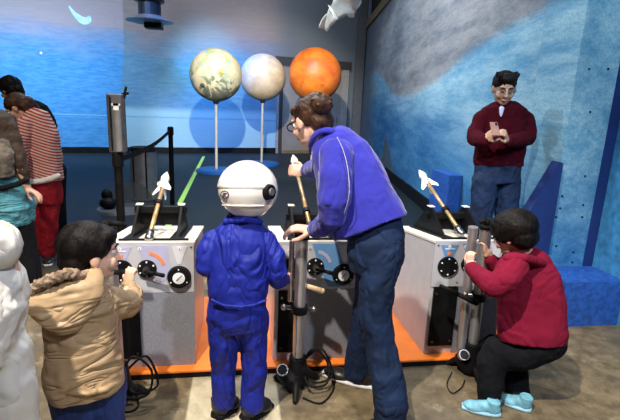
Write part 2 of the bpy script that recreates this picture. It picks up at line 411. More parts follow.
# ------------------------------------------------------------------ the hall
b = B(); box(b, (-13, -4, -.1), (9, 17.5, 0)); struct('floor', b, M['floor'])
def wall_prism(p, q, th, z0, z1):
    p, q = Vector((*p, 0)), Vector((*q, 0)); d = (q-p).normalized(); n = Vector((-d.y, d.x, 0))*th
    b = B(); P = [p, q, q+n, p+n]
    lo = [b.verts.new((v.x, v.y, z0)) for v in P]; hi = [b.verts.new((v.x, v.y, z1)) for v in P]
    b.faces.new(lo[::-1]); b.faces.new(hi)
    for i in range(4): b.faces.new((lo[i], lo[(i+1) % 4], hi[(i+1) % 4], hi[i]))
    bmesh.ops.recalc_face_normals(b, faces=b.faces); return b
def BW(x): return 12.83+(x+4.66)*.2327                # back wall line
CX, CY = 3.95, BW(3.95)
def RX(y): return 2.36+(y-3.1)*(CX-2.36)/(CY-3.1)     # right wall line
struct('wall_back', wall_prism((-13, BW(-13)), (CX, CY), .2, 0, 6.4), M['back'])
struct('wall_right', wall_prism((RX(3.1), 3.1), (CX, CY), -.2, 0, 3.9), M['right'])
struct('baseboard_back', wall_prism((-13, BW(-13)-.04), (1.1, BW(1.1)-.04), .04, 0, .16), M['black'])
struct('baseboard_back_corner', wall_prism((3.42, BW(3.42)-.04), (CX-.02, CY-.04), .04, 0, .16), M['black'])
struct('baseboard_right', wall_prism((RX(5.3)-.03, 5.3), (CX-.03, CY-.06), -.03, 0, .2), M['black'])
struct('trim_1', wall_prism((RX(3.2)-.05, 3.2), (CX-.05, CY), -.24, 3.9, 4.12), M['beam'])
struct('wall_right_upper', wall_prism((RX(3.1)+.1, 3.1), (CX+.1, CY), -.2, 4.12, 6.4), M['dark'])
b = B(); box(b, (-13, -4, 6.4), (9, 17.5, 6.5)); struct('ceiling', b, M['dark'])
b = wall_prism((3.62, BW(3.62)-.12), (3.90, BW(3.90)-.12), .1, 0, 6.2); struct('trim_2', b, M['grey'])
# recess to the right of the camera side
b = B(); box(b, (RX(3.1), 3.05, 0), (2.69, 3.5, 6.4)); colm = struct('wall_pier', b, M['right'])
b = B(); box(b, (2.69, 3.05, 0), (2.78, 3.5, 6.4)); struct('trim_3', b, M['navy'])
b = B(); box(b, (2.78, -4, 0), (2.95, 3.5, 6.4)); struct('wall_right_near', b, M['recess'])
bolts = [(589, 69), (608, 69), (585, 176), (562, 196), (583, 205), (560, 208), (582, 217), (556, 217), (556, 246), (573, 252), (572, 262), (590, 112)]
b = B()
for x, y in bolts:
    p = at(x, y, 3.05)
    if RX(3.05)+.01 < p.x < 2.68: cone(b, p, p+Vector((0, -.006, 0)), .008, .007, 10)
obj('bolt_heads', b, M['black'], colm)
# door in the back wall
ang = math.atan(.2327)
def bwp(x, off=0): n = Vector((math.sin(ang), -math.cos(ang), 0)); return Vector((x, BW(x), 0))+n*off
def wbox(b, x0, x1, z0, z1, o0, o1):
    P = []
    for z in (z0, z1):
        P.append([b.verts.new(bwp(x0, o0)+Vector((0, 0, z))), b.verts.new(bwp(x1, o0)+Vector((0, 0, z))), b.verts.new(bwp(x1, o1)+Vector((0, 0, z))), b.verts.new(bwp(x0, o1)+Vector((0, 0, z)))])
    lo, hi = P; b.faces.new(lo[::-1]); b.faces.new(hi)
    for i in range(4): b.faces.new((lo[i], lo[(i+1) % 4], hi[(i+1) % 4], hi[i]))
    bmesh.ops.recalc_face_normals(b, faces=b.faces)
b = B(); wbox(b, 1.30, 3.2, .06, 2.62, .005, .04); d1 = struct('door_1', b, M['door'])
b = B(); wbox(b, 1.10, 1.30, 0, 2.66, 0, .07); wbox(b, 3.2, 3.4, 0, 2.66, 0, .07); obj('door_jamb', b, M['metalframe'], d1)
b = B(); wbox(b, 1.05, 3.45, 2.62, 2.86, 0, .10); obj('door_header', b, M['jamb'], d1)
b = B(); wbox(b, 1.16, 1.28, .0, 2.62, .07, .075); obj('door_seal', b, M['jamb'], d1)
b = B(); wbox(b, 1.30, 3.2, 0, .09, 0, .12); obj('door_threshold', b, M['beam'], d1)
b = B(); p = bwp(3.05, .06); cone(b, p+Vector((0, 0, 1.0)), p+Vector((0, 0, 1.16)), .015, .015); obj('door_handle', b, M['steel'], d1)
# painted spire on the right wall
b = B(); pts = []
for (x, y) in [(379, 183), (393, 181), (386, 133)]:
    d = ray(x, y); a0 = 2.36-3.1*(CX-2.36)/(CY-3.1); k = (CX-2.36)/(CY-3.1); tt = (a0-.006)/(d.x-k*d.y); pts.append(CAMP+d*tt)
pts[0].z = pts[1].z = .2
v0 = [b.verts.new(p) for p in pts]; v1 = [b.verts.new(p+Vector((.005, 0, 0))) for p in pts]
b.faces.new(v0); b.faces.new(v1[::-1])
for i in range(3): b.faces.new((v0[i], v0[(i+1) % 3], v1[(i+1) % 3], v1[i]))
bmesh.ops.recalc_face_normals(b, faces=b.faces); struct('trim_4', b, M['conegrey'])
# painted comet swirl and star on the back wall, pale seam along the courses
def bwhit(x, y, off=.006):
    d = ray(x, y); n = Vector((math.sin(ang), -math.cos(ang), 0)); a = Vector((0, BW(0), 0))+n*off
    return CAMP+d*((a-CAMP).dot(n)/d.dot(n))
WB = bpy.data.objects['wall_back']
M['swirl'] = mat('pale_cyan_mural_paint', (.42, .70, .82), .8, 0, .15, 6)
cl = smooth_path([bwhit(x, y) for x, y in ((69, 6), (73, 12), (78, 17), (83, 20.5), (88, 20), (89.5, 16))], 5)
b = B(); nn_ = Vector((math.sin(ang), -math.cos(ang), 0)); L_ = []
for i, p in enumerate(cl):
    tn = (cl[min(i+1, len(cl)-1)]-cl[max(i-1, 0)]).normalized(); sd = tn.cross(nn_); wd = .02+.07*math.sin(math.pi*min(1, (i+.5)/len(cl))**1.5)
    L_.append((b.verts.new(p+sd*wd), b.verts.new(p-sd*wd)))
for u_, v_ in zip(L_, L_[1:]): b.faces.new((u_[0], u_[1], v_[1], v_[0]))
obj('painted_comet', b, M['swirl'], WB)
b = B(); q = bwhit(41, 53); cone(b, q, q+nn_*.002, .03, .03, 8); obj('painted_star', b, M['white'], WB)
b = B(); zs = bwhit(90, 115).z; wbox(b, -12.9, 1.08, zs-.012, zs+.012, 0, .006); struct('trim_5', b, mat('pale_blue_seam', (.16, .40, .62), .8))
# ceiling duct with diffuser
t = thing('ceiling_diffuser', 'dark round duct with flared disc diffuser hanging in front of the back wall', 'vent', (-2.05, 11.5, 3.0))
b = B(); cone(b, (-2.03, 11.5, 3.22), (-2.03, 11.5, 6.4), .25, .25, 28); cone(b, (-2.03, 11.5, 3.62), (-2.03, 11.5, 3.74), .33, .33, 28); obj('duct_pipe', b, M['duct'], t)
b = B()
for z0, z1, r0, r1 in ((3.20, 3.26, .50, .38), (3.15, 3.20, .30, .52), (3.26, 3.32, .34, .27)): cone(b, (-2.03, 11.5, z0), (-2.03, 11.5, z1), r0, r1, 36)
obj('diffuser_disc', b, M['flange'], t)
b = B(); box(b, (-2.13, 11.28, 3.04), (-1.75, 11.6, 3.14), .01); obj('damper_box', b, M['black'], t)
# hanging torn sheet near the ceiling
out = [(320, 28), (323, 29), (327, 31), (330, 27), (332, 24), (335, 22), (338, 20), (341, 16), (345, 13), (347, 15), (349, 18), (353, 18), (355, 14), (357, 10), (361, 3), (366, -14), (342, -16), (333, 1), (327, 13)]
b = B(); vs = []
for i, (x, y) in enumerate(out):
    p = at(x, y, 4.0+.06*math.sin(i*1.9)); vs.append(b.verts.new(p))
f = b.faces.new(vs); g = bmesh.ops.triangulate(b, faces=[f]); bmesh.ops.subdivide_edges(b, edges=b.edges[:], cuts=3, use_grid_fill=True)
from mathutils import noise as mn
for v in b.verts: v.co.y += .05*mn.noise(v.co*9); v.co.x += .012*mn.noise(v.co*14+Vector((3, 1, 2)))
bmesh.ops.solidify(b, geom=b.faces[:], thickness=.012)
o = obj('hanging_sheet', b, M['paper'], None, at(340, 8, 4.0), True); tag(o, 'crumpled white torn sheet hanging from the ceiling above the orange planet', 'decoration')
b = B(); p = at(352, -8, 4.0); cone(b, p, (p.x, p.y, 6.4), .004, .004, 8); obj('hanging_wire', b, M['steel'], o)
# glowing-green floor tape
b = B(); P0 = Vector((-.79, 4.4, 0)); P1 = Vector((-.98, 13.0, 0)); s = Vector((.035, 0, 0))
P0 = atz(178, 207, 0); P1 = atz(204, 156, 0); P1 = P0+(P1-P0)*.98; P0 = P0+(P0-P1)*.35
box(b, (-.5, -.5, 0), (.5, .5, 1)); L = (P1-P0).length; mid = (P0+P1)/2
bmesh.ops.transform(b, matrix=Matrix.Translation((mid.x, mid.y, .0)) @ Matrix.Rotation(math.atan2(P0.x-P1.x, P1.y-P0.y), 4, 'Z') @ Matrix.Diagonal((.075, L, .004, 1)), verts=b.verts)
tag(obj('floor_tape', b, M['tape'], None, mid), 'bright green tape line running across the dark floor to the back wall', 'tape')

# ------------------------------------------------------------------ planets
def planet(name, label, c, r, base, m, h0):
    t = thing(name, label, 'planet model', base, 'planet globes on blue stands')
    c = Vector(c)
    b = B(); ell(b, c, r, sub=5); obj('globe', b, m, t, None, True)
    b = B(); cone(b, (base[0], base[1], .05), (c.x, c.y, c.z-r+.02), .030, .030, 16); obj('pole', b, M['polem'], t)
    b = B(); cone(b, (base[0], base[1], 0), (base[0], base[1], .05), .44, .44, 48); cone(b, (base[0], base[1], .05), (base[0], base[1], .075), .42, .38, 48); obj('base', b, M['bluebase'], t)
    b = B(); cone(b, (base[0], base[1], c.z-r-.05), (base[0], base[1], c.z-r+.03), .05, .09, 20); obj('collar', b, M['steel'], t)
    return t
pl = planet('planet_globe', 'cream planet globe with yellow green and dark storm swirls, leftmost globe', (-.487, 9.98, 2.02), .535, (-.487, 9.98, 0), planet_mat('storm'), 0)
b = B(); sp = Vector((-.487, 9.98, 2.02)); d = (at(203, 86, 9.5)-sp); 
dd = (at(202, 86, 9.55)-sp).normalized()
s, u, q = frame(dd)
for r0, hh in ((.085, .534), (.045, .537)):
    cone(b, sp+dd*(hh-.03), sp+dd*hh, r0, r0*.6, 20)
obj('storm_spot', b, mat('dark_storm', (.10, .11, .11), .5), pl, None, True, 'dark oval storm spot')
planet('planet_globe', 'plain sandy beige planet globe, the middle of the three globes', (.544, 11.28, 2.09), .54, (.544, 11.28, 0), planet_mat('sand'), 0)
planet('planet_globe', 'bright orange planet globe above the woman, rightmost globe', (1.70, 10.7, 2.17), .60, (1.70, 10.7, 0), planet_mat('orange'), 0)

# ------------------------------------------------------------------ stanchions, bin, floor thing
def stanchion(label, x, y, zt, rb=.16):
    t = thing('belt_stanchion', label, 'stanchion', (x, y, 0), 'belt barrier stanchions')
    b = B(); cone(b, (x, y, .02), (x, y, zt-.06), .032, .032, 20); obj('post', b, M['black'], t)
    b = B(); cone(b, (x, y, zt-.10), (x, y, zt), .042, .042, 20); cone(b, (x, y, zt), (x, y, zt+.015), .042, .03, 20); obj('belt_head', b, M['blackm'], t)
    b = B(); cone(b, (x, y, 0), (x, y, .018), rb, rb, 36); cone(b, (x, y, .018), (x, y, .04), rb, .06, 36); obj('base', b, M['black'], t)
    return t
sA = stanchion('thin black belt stanchion standing behind the steel bin', -.93, 6.5, 1.12, .2)
sB = stanchion('black post carrying a tall grey sign holder, behind the left console', -.955, 3.8, 1.06, .18)
b = B(); p, q = Vector((-.93, 6.46, 1.08)), Vector((-.955, 3.84, 1.01)); n = 10; rr = []
for i in range(n+1):
    k = i/n; c = p.lerp(q, k); c.z -= .05*math.sin(math.pi*k); rr.append(c)
for a, c in zip(rr, rr[1:]):
    v = [b.verts.new(a+Vector((dx, 0, dz))) for dx in (-.002, .002) for dz in (-.024, .024)]+[b.verts.new(c+Vector((dx, 0, dz))) for dx in (-.002, .002) for dz in (-.024, .024)]
    for ix in ((0, 1, 5, 4), (2, 3, 7, 6), (0, 2, 6, 4), (1, 3, 7, 5)): b.faces.new([v[i] for i in ix])
bmesh.ops.remove_doubles(b, verts=b.verts, dist=1e-4); bmesh.ops.recalc_face_normals(b, faces=b.faces); obj('belt', b, M['blackm'], sA)
t = thing('sign_holder', 'tall narrow grey box frame with white tag mounted on the black post', 'sign holder', (-.945, 3.8, 1.075))
b = B(); box(b, (-1.0, 3.76, 1.075), (-.885, 3.84, 1.52), .006); obj('housing', b, M['grey'], t)
b = B()
for x in (-1.003, -.895): box(b, (x, 3.752, 1.075), (x+.013, 3.765, 1.515))
obj('edge_strip', b, M['steel'], t)
b = B(); box(b, (-.955, 3.748, 1.40), (-.915, 3.757, 1.45)); box(b, (-.967, 3.748, 1.432), (-.905, 3.757, 1.45)); obj('tag', b, M['white'], t)
b = B(); box(b, (-.984, 3.75, 1.09), (-.972, 3.758, 1.50)); obj('inner_slot', b, M['black'], t)
b = B(); cone(b, (-.928, 3.757, 1.085), (-.928, 3.757, 1.40), .026, .026, 24); obj('front_tube', b, M['bin'], t)
b = B(); cone(b, (-.885, 3.8, 1.49), (-.865, 3.8, 1.58), .012, .008, 12); cone(b, (-.90, 3.8, 1.52), (-.85, 3.8, 1.53), .01, .01, 12); obj('clip', b, M['blackm'], t)
t = thing('trash_can', 'tall brushed steel round bin beside the belt stanchion', 'trash can', (-1.40, 7.0, 0))
b = B(); cone(b, (-1.40, 7.0, .03), (-1.40, 7.0, .74), .185, .185, 40); obj('body', b, M['bin'], t)
b = B(); cone(b, (-1.40, 7.0, .0), (-1.40, 7.0, .03), .19, .19, 40); obj('base_ring', b, M['blackm'], t)
b = B(); cone(b, (-1.40, 7.0, .74), (-1.40, 7.0, .80), .192, .175, 40); obj('rim', b, M['black'], t)
b = B()
for a in (-2.2, -1.2): cone(b, (-1.40+.187*math.cos(a), 7+.187*math.sin(a), .06), (-1.40+.187*math.cos(a), 7+.187*math.sin(a), .74), .012, .012, 8)
obj('side_rib', b, M['black'], t)
t = thing('floor_light', 'low round grey floor plate with a smoky half disc shield', 'floor light', (-1.35, 5.9, 0))
c0 = atz(122, 210, 0)
b = B(); cone(b, (c0.x, c0.y, 0), (c0.x, c0.y, .03), .33, .31, 40); obj('base_plate', b, M['grey'], t)
b = B(); c1 = c0+Vector((.12, .05, .03))
vs = [b.verts.new(c1+Vector((.30*math.cos(a), 0, .36*math.sin(a)))) for a in [math.pi*i/24 for i in range(25)]]
f = b.faces.new(vs); bmesh.ops.solidify(b, geom=[f], thickness=.006); obj('shield', b, M['smoky'], t)
b = B(); ell(b, c0+Vector((-.17, -.02, .10)), (.11, .10, .08)); ell(b, c0+Vector((-.19, .02, .2)), (.07, .06, .09)); obj('lamp_head', b, M['black'], t, None, True)

# ------------------------------------------------------------------ things against the right wall
b = B(); box(b, (2.33, 5.0, 0), (2.60, 5.45, .755), .004)
x1 = RX(5.0)
b.free(); b = B(); box(b, (x1-.17, 5.0, 0), (x1-.005, 5.5, .76), .004)
tag(obj('floor_block', b, M['blueb'], None, (x1-.09, 5.2, 0)), 'narrow blue painted block against the right mural wall, left of the man', 'block')
def wedge():
    pts = [(2.34, 1.16), (2.345, .0), (1.78, 0), (1.86, .25), (2.31, 1.17)]
    b = B(); f0 = [b.verts.new((x, 3.0, z)) for x, z in pts]; f1 = [b.verts.new((x, 3.09, z)) for x, z in pts]
    b.faces.new(f0[::-1]); b.faces.new(f1)
    for i in range(5): b.faces.new((f0[i], f0[(i+1) % 5], f1[(i+1) % 5], f1[i]))
    bmesh.ops.recalc_face_normals(b, faces=b.faces); return b
tag(obj('wall_brace', wedge(), M['navy'], None, (2.2, 3.0, 0)), 'navy triangular brace leaning against the right wall behind the squatting child', 'brace')
b = B(); box(b, (2.372, 2.72, 0), (2.775, 3.045, .345), .004)
b.free(); b = B()
P = [(2.30, 2.72), (2.775, 2.72), (2.775, 3.045), (2.34, 3.045)]
lo = [b.verts.new((x, y, 0)) for x, y in P]; hi = [b.verts.new((x, y, .345)) for x, y in P]
b.faces.new(lo[::-1]); b.faces.new(hi)
for i in range(4): b.faces.new((lo[i], lo[(i+1) % 4], hi[(i+1) % 4], hi[i]))
bmesh.ops.recalc_face_normals(b, faces=b.faces)
tag(obj('plinth_box', b, M['blueb'], None, (2.55, 2.9, 0)), 'low bright blue plinth box at the foot of the bolted pier, right edge', 'plinth')

# ------------------------------------------------------------------ launcher consoles on the orange platform
YF = 2.37; PZ = .045
t = thing('launch_platform', 'low bright orange platform with black edge under the launcher consoles', 'platform', (.5, 2.8, 0))
b = B(); box(b, (-.92, 2.31, .035), (1.78, 3.3, PZ)); obj('orange_deck', b, M['orange'], t)
b = B(); box(b, (-.915, 2.315, 0), (1.775, 3.295, .035)); obj('black_edge', b, M['blackm'], t)

def prismX(b, prof, x0, x1):
    A = [b.verts.new((x0, y, z)) for y, z in prof]; C = [b.verts.new((x1, y, z)) for y, z in prof]; n = len(prof)
    b.faces.new(A); b.faces.new(C[::-1])
    for i in range(n): b.faces.new((A[i], C[i], C[(i+1) % n], A[(i+1) % n]))
    bmesh.ops.recalc_face_normals(b, faces=b.faces)
def quadpanel(b, pts, y, th=.002):
    A = [b.verts.new((x, y, z)) for x, z in pts]; C = [b.verts.new((x, y-th, z)) for x, z in pts]; n = len(pts)
    b.faces.new(A); b.faces.new(C[::-1])
    for i in range(n): b.faces.new((A[i], C[i], C[(i+1) % n], A[(i+1) % n]))
    bmesh.ops.recalc_face_normals(b, faces=b.faces)
def text(s, size, loc, m, parent, name='numeral'):
    cu = bpy.data.curves.new(name, 'FONT'); cu.body = s; cu.size = size; cu.extrude = .0006; cu.align_x = 'CENTER'; cu.align_y = 'CENTER'
    tmp = bpy.data.objects.new('tmp', cu); COL.objects.link(tmp)
    bpy.context.view_layer.update()
    me = bpy.data.meshes.new_from_object(tmp.evaluated_get(bpy.context.evaluated_depsgraph_get()))
    bpy.data.objects.remove(tmp); b = B(); b.from_mesh(me); bpy.data.meshes.remove(me)
    bmesh.ops.transform(b, matrix=Matrix.Translation(loc) @ Matrix.Rotation(R(90), 4, 'X'), verts=b.verts)
    return obj(name, b, m, parent)
def arc_pts(cx, cz, r0, r1, a0, a1, n=10):
    A = [(cx+r1*math.cos(R(a0+(a1-a0)*i/n)), cz+r1*math.sin(R(a0+(a1-a0)*i/n))) for i in range(n+1)]
    C = [(cx+r0*math.cos(R(a0+(a1-a0)*i/n)), cz+r0*math.sin(R(a0+(a1-a0)*i/n))) for i in range(n+1)]
    return A+C[::-1]
def console(x0, label, blue, tubep, lever_ang, w=.462):
    t = thing('launcher_console', label, 'launcher console', (x0+w/2, 2.7, PZ), 'rocket launcher consoles')
    top = .765; X1 = x0+w
    b = B(); prismX(b, [(YF+.01, PZ), (YF+.01, top-.012), (3.02, .66), (3.02, PZ)], x0, X1); obj('cabinet', b, M['panel'], t)
    b = B(); prismX(b, [(YF+.005, top-.012), (YF+.005, top), (3.04, .675), (3.04, .66)], x0-.004, X1+.004); obj('top_plate', b, M['cream'], t)
    yp = YF+.002
    b = B(); box(b, (x0, yp, .485), (X1, YF+.012, top)); obj('control_panel', b, M['panel'], t)
    for dx, dz in ((.02, .74), (.45, .74), (.16, .51), (.43, .51)):
        b = B(); cone(b, (x0+dx, yp, dz), (x0+dx, yp-.003, dz), .006, .005, 10); obj('screw', b, M['steel'], t)
    b = B(); box(b, (x0+.175, yp, PZ), (X1, YF+.012, .483)); obj('front_panel', b, M['speckle'], t)
    b = B(); box(b, (x0+.022, yp-.006, .10), (x0+.172, YF+.012, .478)); a = obj('access_panel', b, M['black'], t)
    for dx, dz in ((.04, .13), (.04, .44), (.155, .44), (.155, .13)):
        b = B(); cone(b, (x0+dx, yp-.006, dz), (x0+dx, yp-.012, dz), .007, .006, 10); obj('screw', b, M['steel'], a)
    # dials
    for dx, dz, rr in ((.09, .612, .062), (.222, .622, .05)):
        b = B(); cone(b, (x0+dx, yp, dz), (x0+dx, yp-.012, dz), rr, rr*.97, 36); d = obj('dial_plate', b, M['black'], t)
        for k in range(6):
            a = R(60*k+30); p = (x0+dx+rr*.78*math.cos(a), yp-.012, dz+rr*.78*math.sin(a))
            b = B(); cone(b, p, (p[0], p[1]-.004, p[2]), .005, .004, 8); obj('screw', b, M['white'], d)
    # lever on the second dial
    hx, hz = x0+.222, .622; ca, sa = math.cos(lever_ang), math.sin(lever_ang)
    b = B(); cone(b, (hx, yp-.012, hz), (hx, yp-.05, hz), .018, .016, 16); lv = obj('lever_hub', b, M['steel'], t)
    b = B(); limb(b, [(Vector((hx, yp-.045, hz)), .010), (Vector((hx+.05*ca, yp-.05, hz+.05*sa)), .010), (Vector((hx+.09*ca, yp-.055, hz+.09*sa)), .012)]); obj('lever_arm', b, M['blackm'], t, None, True)
    # gauge
    gx, gz = x0+.385, .572
    b = B(); cone(b, (gx, yp, gz), (gx, yp-.02, gz), .064, .058, 40); g = obj('gauge', b, M['black'], t)
    b = B(); cone(b, (gx, yp-.02, gz), (gx, yp-.0215, gz), .032, .032, 30); obj('gauge_face', b, M['dial'], g)
    b = B(); q = Vector((gx, yp-.023, gz)); cone(b, q-Vector((.012, 0, .012)), q+Vector((.018, 0, .018)), .0022, .0012, 8); obj('needle', b, M['black'], g)
    for k in range(3):
        a = R(90+120*k); p = (gx+.048*math.cos(a), yp-.02, gz+.048*math.sin(a))
        b = B(); cone(b, p, (p[0], p[1]-.004, p[2]), .004, .003, 8); obj('screw', b, M['white'], g)
    # stickers
    y2 = yp-.0005
    c1, c2, c3 = (M['bluest'], M['bluest'], M['pale']) if blue else (M['lav'], M['lav'], M['pale'])
    if blue == 2: c1 = M['pale']
    b = B(); quadpanel(b, [(x0+.035, .742), (x0+.148, .742), (x0+.115, .668), (x0+.068, .668)], y2); s1 = obj('sticker', b, c1, t)
    b = B(); quadpanel(b, [(x0+.078, .70), (x0+.105, .70), (x0+.10, .68), (x0+.083, .68)], y2-.002); obj('sticker_icon', b, M['orst'], s1)
    b = B(); quadpanel(b, [(x0+.062, .722), (x0+.122, .722), (x0+.122, .716), (x0+.062, .716)], y2-.002); obj('sticker_line', b, M['white'], s1)
    b = B(); quadpanel(b, arc_pts(x0+.09, .732, 0, .009, 0, 360, 14)[:15], y2-.002); obj('number_disc', b, M['white'], s1)
    text('1', .016, (x0+.09, y2-.0045, .732), M['black'], s1)
    pp = [(x0+.17, .748), (x0+.325, .748), (x0+.345, .60), (x0+.30, .545), (x0+.26, .56), (x0+.205, .665)]
    if blue == 2: pp = [(x0+.20, .755), (x0+.335, .755), (x0+.40, .60), (x0+.40, .50), (x0+.30, .50), (x0+.25, .60)]
    b = B(); quadpanel(b, pp, y2); s2 = obj('sticker', b, c2, t)
    b = B(); quadpanel(b, arc_pts(x0+.222, .622, .078, .096, 15, 80), y2-.002); obj('sticker_arc', b, M['orst'] if blue != 2 else M['lav'], s2)
    b = B(); quadpanel(b, arc_pts(x0+.188, .732, 0, .010, 0, 360, 14)[:15], y2-.002); obj('number_disc', b, M['white'], s2)
    text('2', .017, (x0+.188, y2-.0045, .732), M['black'], s2)
    b = B(); quadpanel(b, [(x0+.35, .745), (x0+.43, .745), (x0+.395, .645), (x0+.378, .645)], y2); s3 = obj('sticker', b, c3, t)
    b = B(); quadpanel(b, arc_pts(x0+.39, .733, 0, .009, 0, 360, 14)[:15], y2-.002); obj('number_disc', b, M['white'], s3)
    text('3', .015, (x0+.39, y2-.0045, .733), M['black'], s3)
    # launcher bracket
    ysurf = lambda y: top-(y-YF)*(top-.675)/(3.04-YF)
    apz = .885
    for sx in (x0+.11, x0+.355):
        b = B(); prismX(b, [(2.50, ysurf(2.50)), (2.72, apz), (2.775, apz), (3.0, ysurf(3.0))], sx, sx+.014); obj('bracket_plate', b, M['black'], t)
        b = B(); prismX(b, [(2.45, ysurf(2.45)), (2.45, ysurf(2.45)+.008), (2.99, ysurf(2.99)+.008), (2.99, ysurf(2.99))], sx-.03, sx+.044); obj('bracket_flange', b, M['black'], t)
    P0, P1 = tubep; d = (P1-P0).normalized(); zc = P0.z+d.z/d.y*(2.75-P0.y)-.016
    b = B(); box(b, (x0+.09, 2.735, zc-.04), (x0+.39, 2.765, zc), .003); cb = obj('crossbar', b, M['black'], t)
    for a0, a1 in ((.10, .14), (.34, .38)):
        b = B(); box(b, (x0+a0, 2.725, apz), (x0+a1, 2.77, apz+.006), .002); obj('bracket_cap', b, M['cream'], t)
    b = B(); prismX(b, [(2.77, zc-.12), (2.77, zc), (2.78, zc), (2.78, zc-.12)], x0+.124, x0+.355); obj('bracket_web', b, M['black'], t)
    # guidance slot in front of the bracket
    b = B(); prismX(b, [(2.43, ysurf(2.43)+.001), (2.43, ysurf(2.43)+.012), (2.45, ysurf(2.45)+.012), (2.45, ysurf(2.45)+.001)], x0+.07, x0+.43); obj('front_rail', b, M['black'], t)
    # launch tube
    b = B(); cone(b, P0, P1-d*.10, .013, .012, 20); obj('launch_tube', b, M['brass'], t, None, True)
    b = B(); cone(b, P0-d*.01, P0+d*.06, .022, .020, 20); ell(b, P0, .024); obj('tube_pivot', b, M['steel'], t, None, True)
    k = (2.75-P0.y)/d.y; q = P0+d*k
    b = B(); cone(b, q-d*.015, q+d*.015, .024, .024, 20); obj('tube_clamp', b, M['black'], t)
    return t, P1, d
def rocket(tip, d, label, L=.24, m='paper'):
    q = tip-d*(L+.0)
    t = thing('paper_rocket', label, 'rocket', q, 'paper rockets on the launch tubes')
    b = B(); cone(b, q+d*.02, tip-d*.12, .021, .022, 20); obj('body_tube', b, M[m], t, None, True)
    b = B(); pr = [(0, .024), (.025, .028), (.06, .021), (.12, .003)]
    tube(b, [tip-d*.12+d*a for a, r in pr], [r for a, r in pr], 18); obj('nose_cone', b, M[m], t, None, True)
    s, u, dd = frame(d)
    for k in range(4):
        a = R(20+90*k); o = s*math.cos(a)+u*math.sin(a); n = d.cross(o)*.0015
        P = [q+d*.12+o*.016, q+d*.01+o*.016, q-d*.03+o*.058, q+d*.0+o*.060]
        b = B(); A = [b.verts.new(p+n) for p in P]; C = [b.verts.new(p-n) for p in P]
        b.faces.new(A); b.faces.new(C[::-1])
        for i in range(4): b.faces.new((A[i], C[i], C[(i+1) % 4], A[(i+1) % 4]))
        bmesh.ops.recalc_face_normals(b, faces=b.faces); obj('fin', b, M[m], t)
def tubeline(base, tip, L):
    """tube from its pivot on the top plate to the sight line of its tip, at true length"""
    P0 = atz(*base, .775); best = None
    for i in range(400):
        Y = P0.y+.1+i*.003; q = at(*tip, Y); e = abs((q-P0).length-L)
        if best is None or e < best[0]: best = (e, q)
    return P0, best[1]
tb1 = tubeline((149, 238), (167, 172), .74); tb2 = tubeline((311, 230), (293, 155), .90); tb3 = tubeline((461, 233), (419, 170), .82)
for x0, lab, bl, tb, la in ((-.70, 'grey launcher console at the left with lavender stickers, beside the tan coat child', 0, tb1, R(-12)),
                            (.20, 'middle grey launcher console with blue stickers, in front of the woman', 2, tb2, R(-14)),
                            (1.12, 'right grey launcher console beside the child in the maroon sweater', 1, tb3, R(-40))):
    console(x0, lab, bl, tb, la)
for tb, lab, m in ((tb1, 'white paper rocket with star shaped fins on the left console tube', 'paper'),
                (tb2, 'long cream paper rocket held by the woman on the middle console', 'paper'),
                (tb3, 'pointed white paper rocket on the right console tube in front of the blue block', 'paper')):
    rocket(tb[1], (tb[1]-tb[0]).normalized(), lab, .24, m)

